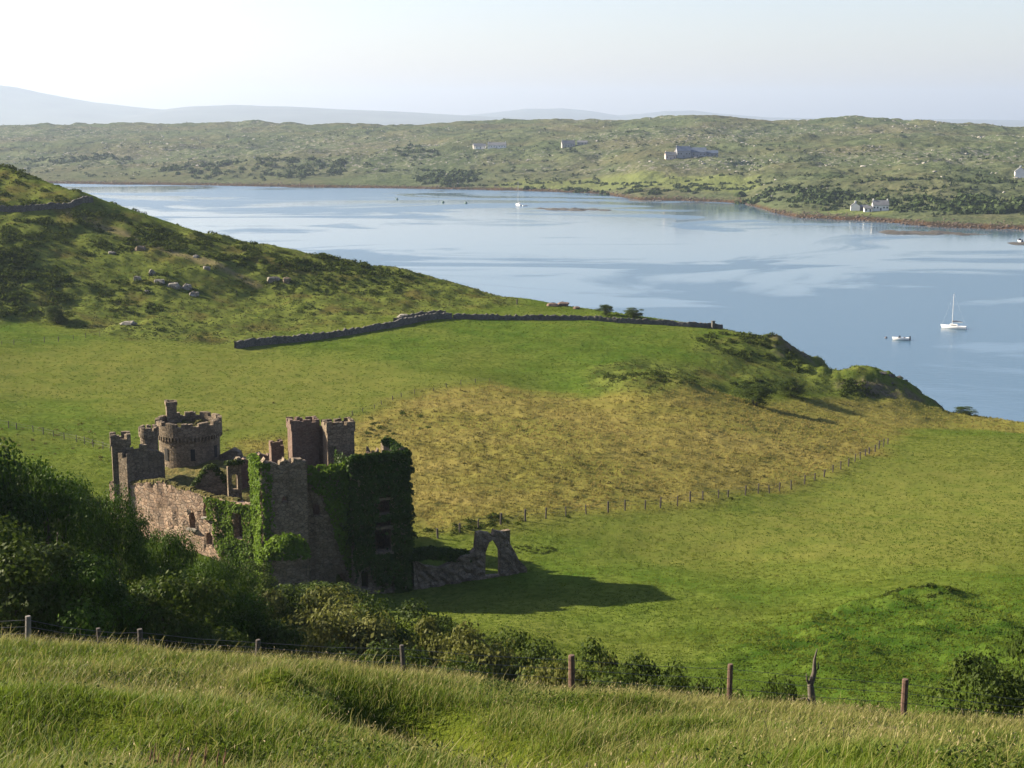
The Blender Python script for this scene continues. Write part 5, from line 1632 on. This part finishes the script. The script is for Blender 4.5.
# ------------------------------------------------------------------ skerries
def skerry(px, hgt, label):
    w3 = np.array([atz(u, v, SEA)[:2] for u, v in px])
    lo, hi = w3.min(0) - 4, w3.max(0) + 4
    nx_, ny_ = 70, 40
    gx, gy = np.meshgrid(np.linspace(lo[0], hi[0], nx_), np.linspace(lo[1], hi[1], ny_), indexing='ij')
    m = polymask(gx, gy, w3, 7, 4, int(lo[0]) % 50)
    z_ = SEA - 0.9 + m * (0.7 + hgt * (0.35 + 1.1 * fbm(gx, gy, 11, 4, 7)))
    c = np.array(((lo[0] + hi[0]) / 2, (lo[1] + hi[1]) / 2, SEA))
    ii = (np.arange(nx_ - 1)[:, None] * ny_ + np.arange(ny_ - 1)[None, :]).ravel()
    o = arrays('skerry', np.stack([gx, gy, z_], -1).reshape(-1, 3) - c, np.stack([ii, ii + ny_, ii + ny_ + 1, ii + 1], 1), SK, smooth=False)
    o.location = c
    return tag(o, label, 'skerry', 'low rocks in the inlet')
SK = simple('skerry_weed_rock', (0.042, 0.036, 0.027), 0.9, 0.6, 0.15)
skerry([(530, 208.3), (555, 207.6), (580, 208.6), (610, 209.8), (610, 210.8), (580, 211.2), (545, 210)], 1.7, 'long dark skerry right of the distant yacht')
skerry([(624, 199), (645, 198), (664, 201), (640, 203)], 1.3, 'small brown skerry off the far shore point')
skerry([(870, 232.5), (890, 231), (940, 232), (990, 232.5), (1000, 234), (970, 235.5), (900, 235)], 1.6, 'long low weedy skerry below the white cottage')
skerry([(1006, 242.5), (1040, 241.5), (1040, 245), (1010, 245)], 1.4, 'dark skerry at the right picture edge under the white boat')

# ------------------------------------------------------------------ houses on the far shore
RENDER_W = simple('white_render', (0.78, 0.77, 0.73), 0.85, 0.08, 0.3)
RENDER_G = simple('grey_render', (0.34, 0.33, 0.31), 0.9, 0.15, 0.3)
RENDER_B = simple('blue_grey_cladding', (0.25, 0.26, 0.29), 0.8, 0.15, 0.3)
SLATE = simple('slate_roof', (0.13, 0.135, 0.145), 0.7, 0.2, 0.5)
SLATE_B = simple('blue_slate_roof', (0.085, 0.115, 0.17), 0.6, 0.2, 0.5)
def block(root, x, y, z, wd, dp, hw, hr, ang, wallm, roofm, nwin=3, chim=True, win=True):
    """a gabled block: walls, roof, windows, door and chimneys as children of root; local x along the ridge"""
    ca, sa = math.cos(ang), math.sin(ang)
    def wp(a, b, c):
        return (x + a * ca - b * sa, y + a * sa + b * ca, z + c)
    hx, hy = wd / 2, dp / 2
    mb = MB()
    V = [wp(-hx, -hy, -2), wp(hx, -hy, -2), wp(hx, hy, -2), wp(-hx, hy, -2), wp(-hx, -hy, hw), wp(hx, -hy, hw), wp(hx, hy, hw), wp(-hx, hy, hw), wp(-hx, 0, hw + hr), wp(hx, 0, hw + hr)]
    mb.add(V, [(0, 1, 5, 4), (1, 2, 6, 9, 5), (2, 3, 7, 6), (3, 0, 4, 8, 7), (3, 2, 1, 0)])
    mb.build('wall', wallm, root)
    mb = MB()
    e = .35
    V = []
    for a in (-hx - e, hx + e):
        V += [wp(a, -hy - e, hw - e * hr / hy), wp(a, 0, hw + hr), wp(a, hy + e, hw - e * hr / hy), wp(a, -hy - e, hw - e * hr / hy + .25), wp(a, 0, hw + hr + .28), wp(a, hy + e, hw - e * hr / hy + .25)]
    mb.add(V, [(0, 1, 7, 6), (1, 2, 8, 7), (3, 9, 10, 4), (4, 10, 11, 5), (0, 6, 9, 3), (2, 5, 11, 8), (0, 3, 4, 1), (1, 4, 5, 2), (6, 7, 10, 9), (7, 8, 11, 10)])
    rf = mb.build('roof', roofm, root)
    if chim:
        for a in (-hx + .6, hx - .6):
            p = wp(a, 0, hw + hr + .5)
            MB().box(p, (.8, 1.2, 1.8), ang).build('chimney', wallm, rf)
    if win:
        for i in range(nwin):
            a = -hx + wd * (i + .5) / nwin
            if i == nwin // 2 and nwin > 1:
                MB().box(wp(a, -hy - .02, 1.05), (1.1, .12, 2.1), ang).build('door', NAVY, root)
            else:
                MB().box(wp(a, -hy - .02, hw * .55), (1.1, .12, 1.3), ang).build('window', GLASS, root)
def house(name, u, v, label, blocks):
    x, y, z = far_hit(u, v)
    root = thing(name, (x, y, z), label, 'house', 'houses on the far shore')
    for (dx, dy, wd, dp, hw, hr, ang, wm, rm, nw_, ch) in blocks:
        block(root, x + dx, y + dy, zfar1(x + dx, y + dy), wd, dp, hw, hr, ang, wm, rm, nw_, ch)
house('large_house', 683, 158, 'large blue grey house with stepped gables alone on the far hillside',
      [(0, 0, 16, 10, 7.5, 5, R(5), RENDER_B, SLATE_B, 5, True), (17, 4, 20, 9, 5.5, 5, R(-8), RENDER_B, SLATE_B, 5, True), (-15, -2, 12, 8, 5, 3.5, R(5), simple('pale_pink_render', (.55, .45, .40), .9, .15, .3), SLATE, 3, True), (34, 8, 14, 8, 3.5, 3, R(0), RENDER_B, SLATE_B, 3, False)])
house('white_cottage', 880, 211, 'white cottage with grey roof right above the far tideline', [(0, 0, 12, 7, 4.4, 3.2, R(-6), RENDER_W, SLATE, 5, True), (-10, -2, 6, 5, 2.6, 1.8, R(-6), RENDER_W, SLATE, 2, False)])
house('gabled_cottage', 855, 211, 'small white gable ended cottage left of the roofed white cottage', [(0, 0, 5, 7, 3.4, 2.6, R(80), RENDER_W, SLATE, 2, True), (6, 1, 8, 6, 2.4, 1.5, R(-4), simple('dark_byre', (.10, .09, .08), .9), SLATE, 3, False)])
house('white_bungalow', 497, 148, 'long white bungalow on the far hillside beneath the faint mountains', [(0, 0, 26, 9, 4, 3.6, R(-4), RENDER_W, SLATE, 7, True), (-24, 6, 16, 8, 3.4, 3, R(10), RENDER_W, SLATE, 3, False)])
house('white_shed', 478, 148, 'small pale outbuilding just left of the white bungalow', [(0, 0, 14, 8, 3.4, 2.6, R(12), RENDER_G, SLATE, 3, False)])
house('grey_farmhouse', 568, 147, 'grey farmhouse on the far hillside, between bungalow and blue grey house', [(0, 0, 18, 9, 4.6, 4.2, R(8), RENDER_G, SLATE, 5, True), (20, 4, 14, 7, 3, 2.4, R(-5), RENDER_G, SLATE, 3, False)])
house('white_house', 1020, 177, 'white gabled house at the right picture edge on the far hillside', [(0, 0, 9, 10, 5, 4, R(75), RENDER_W, SLATE, 3, True)])
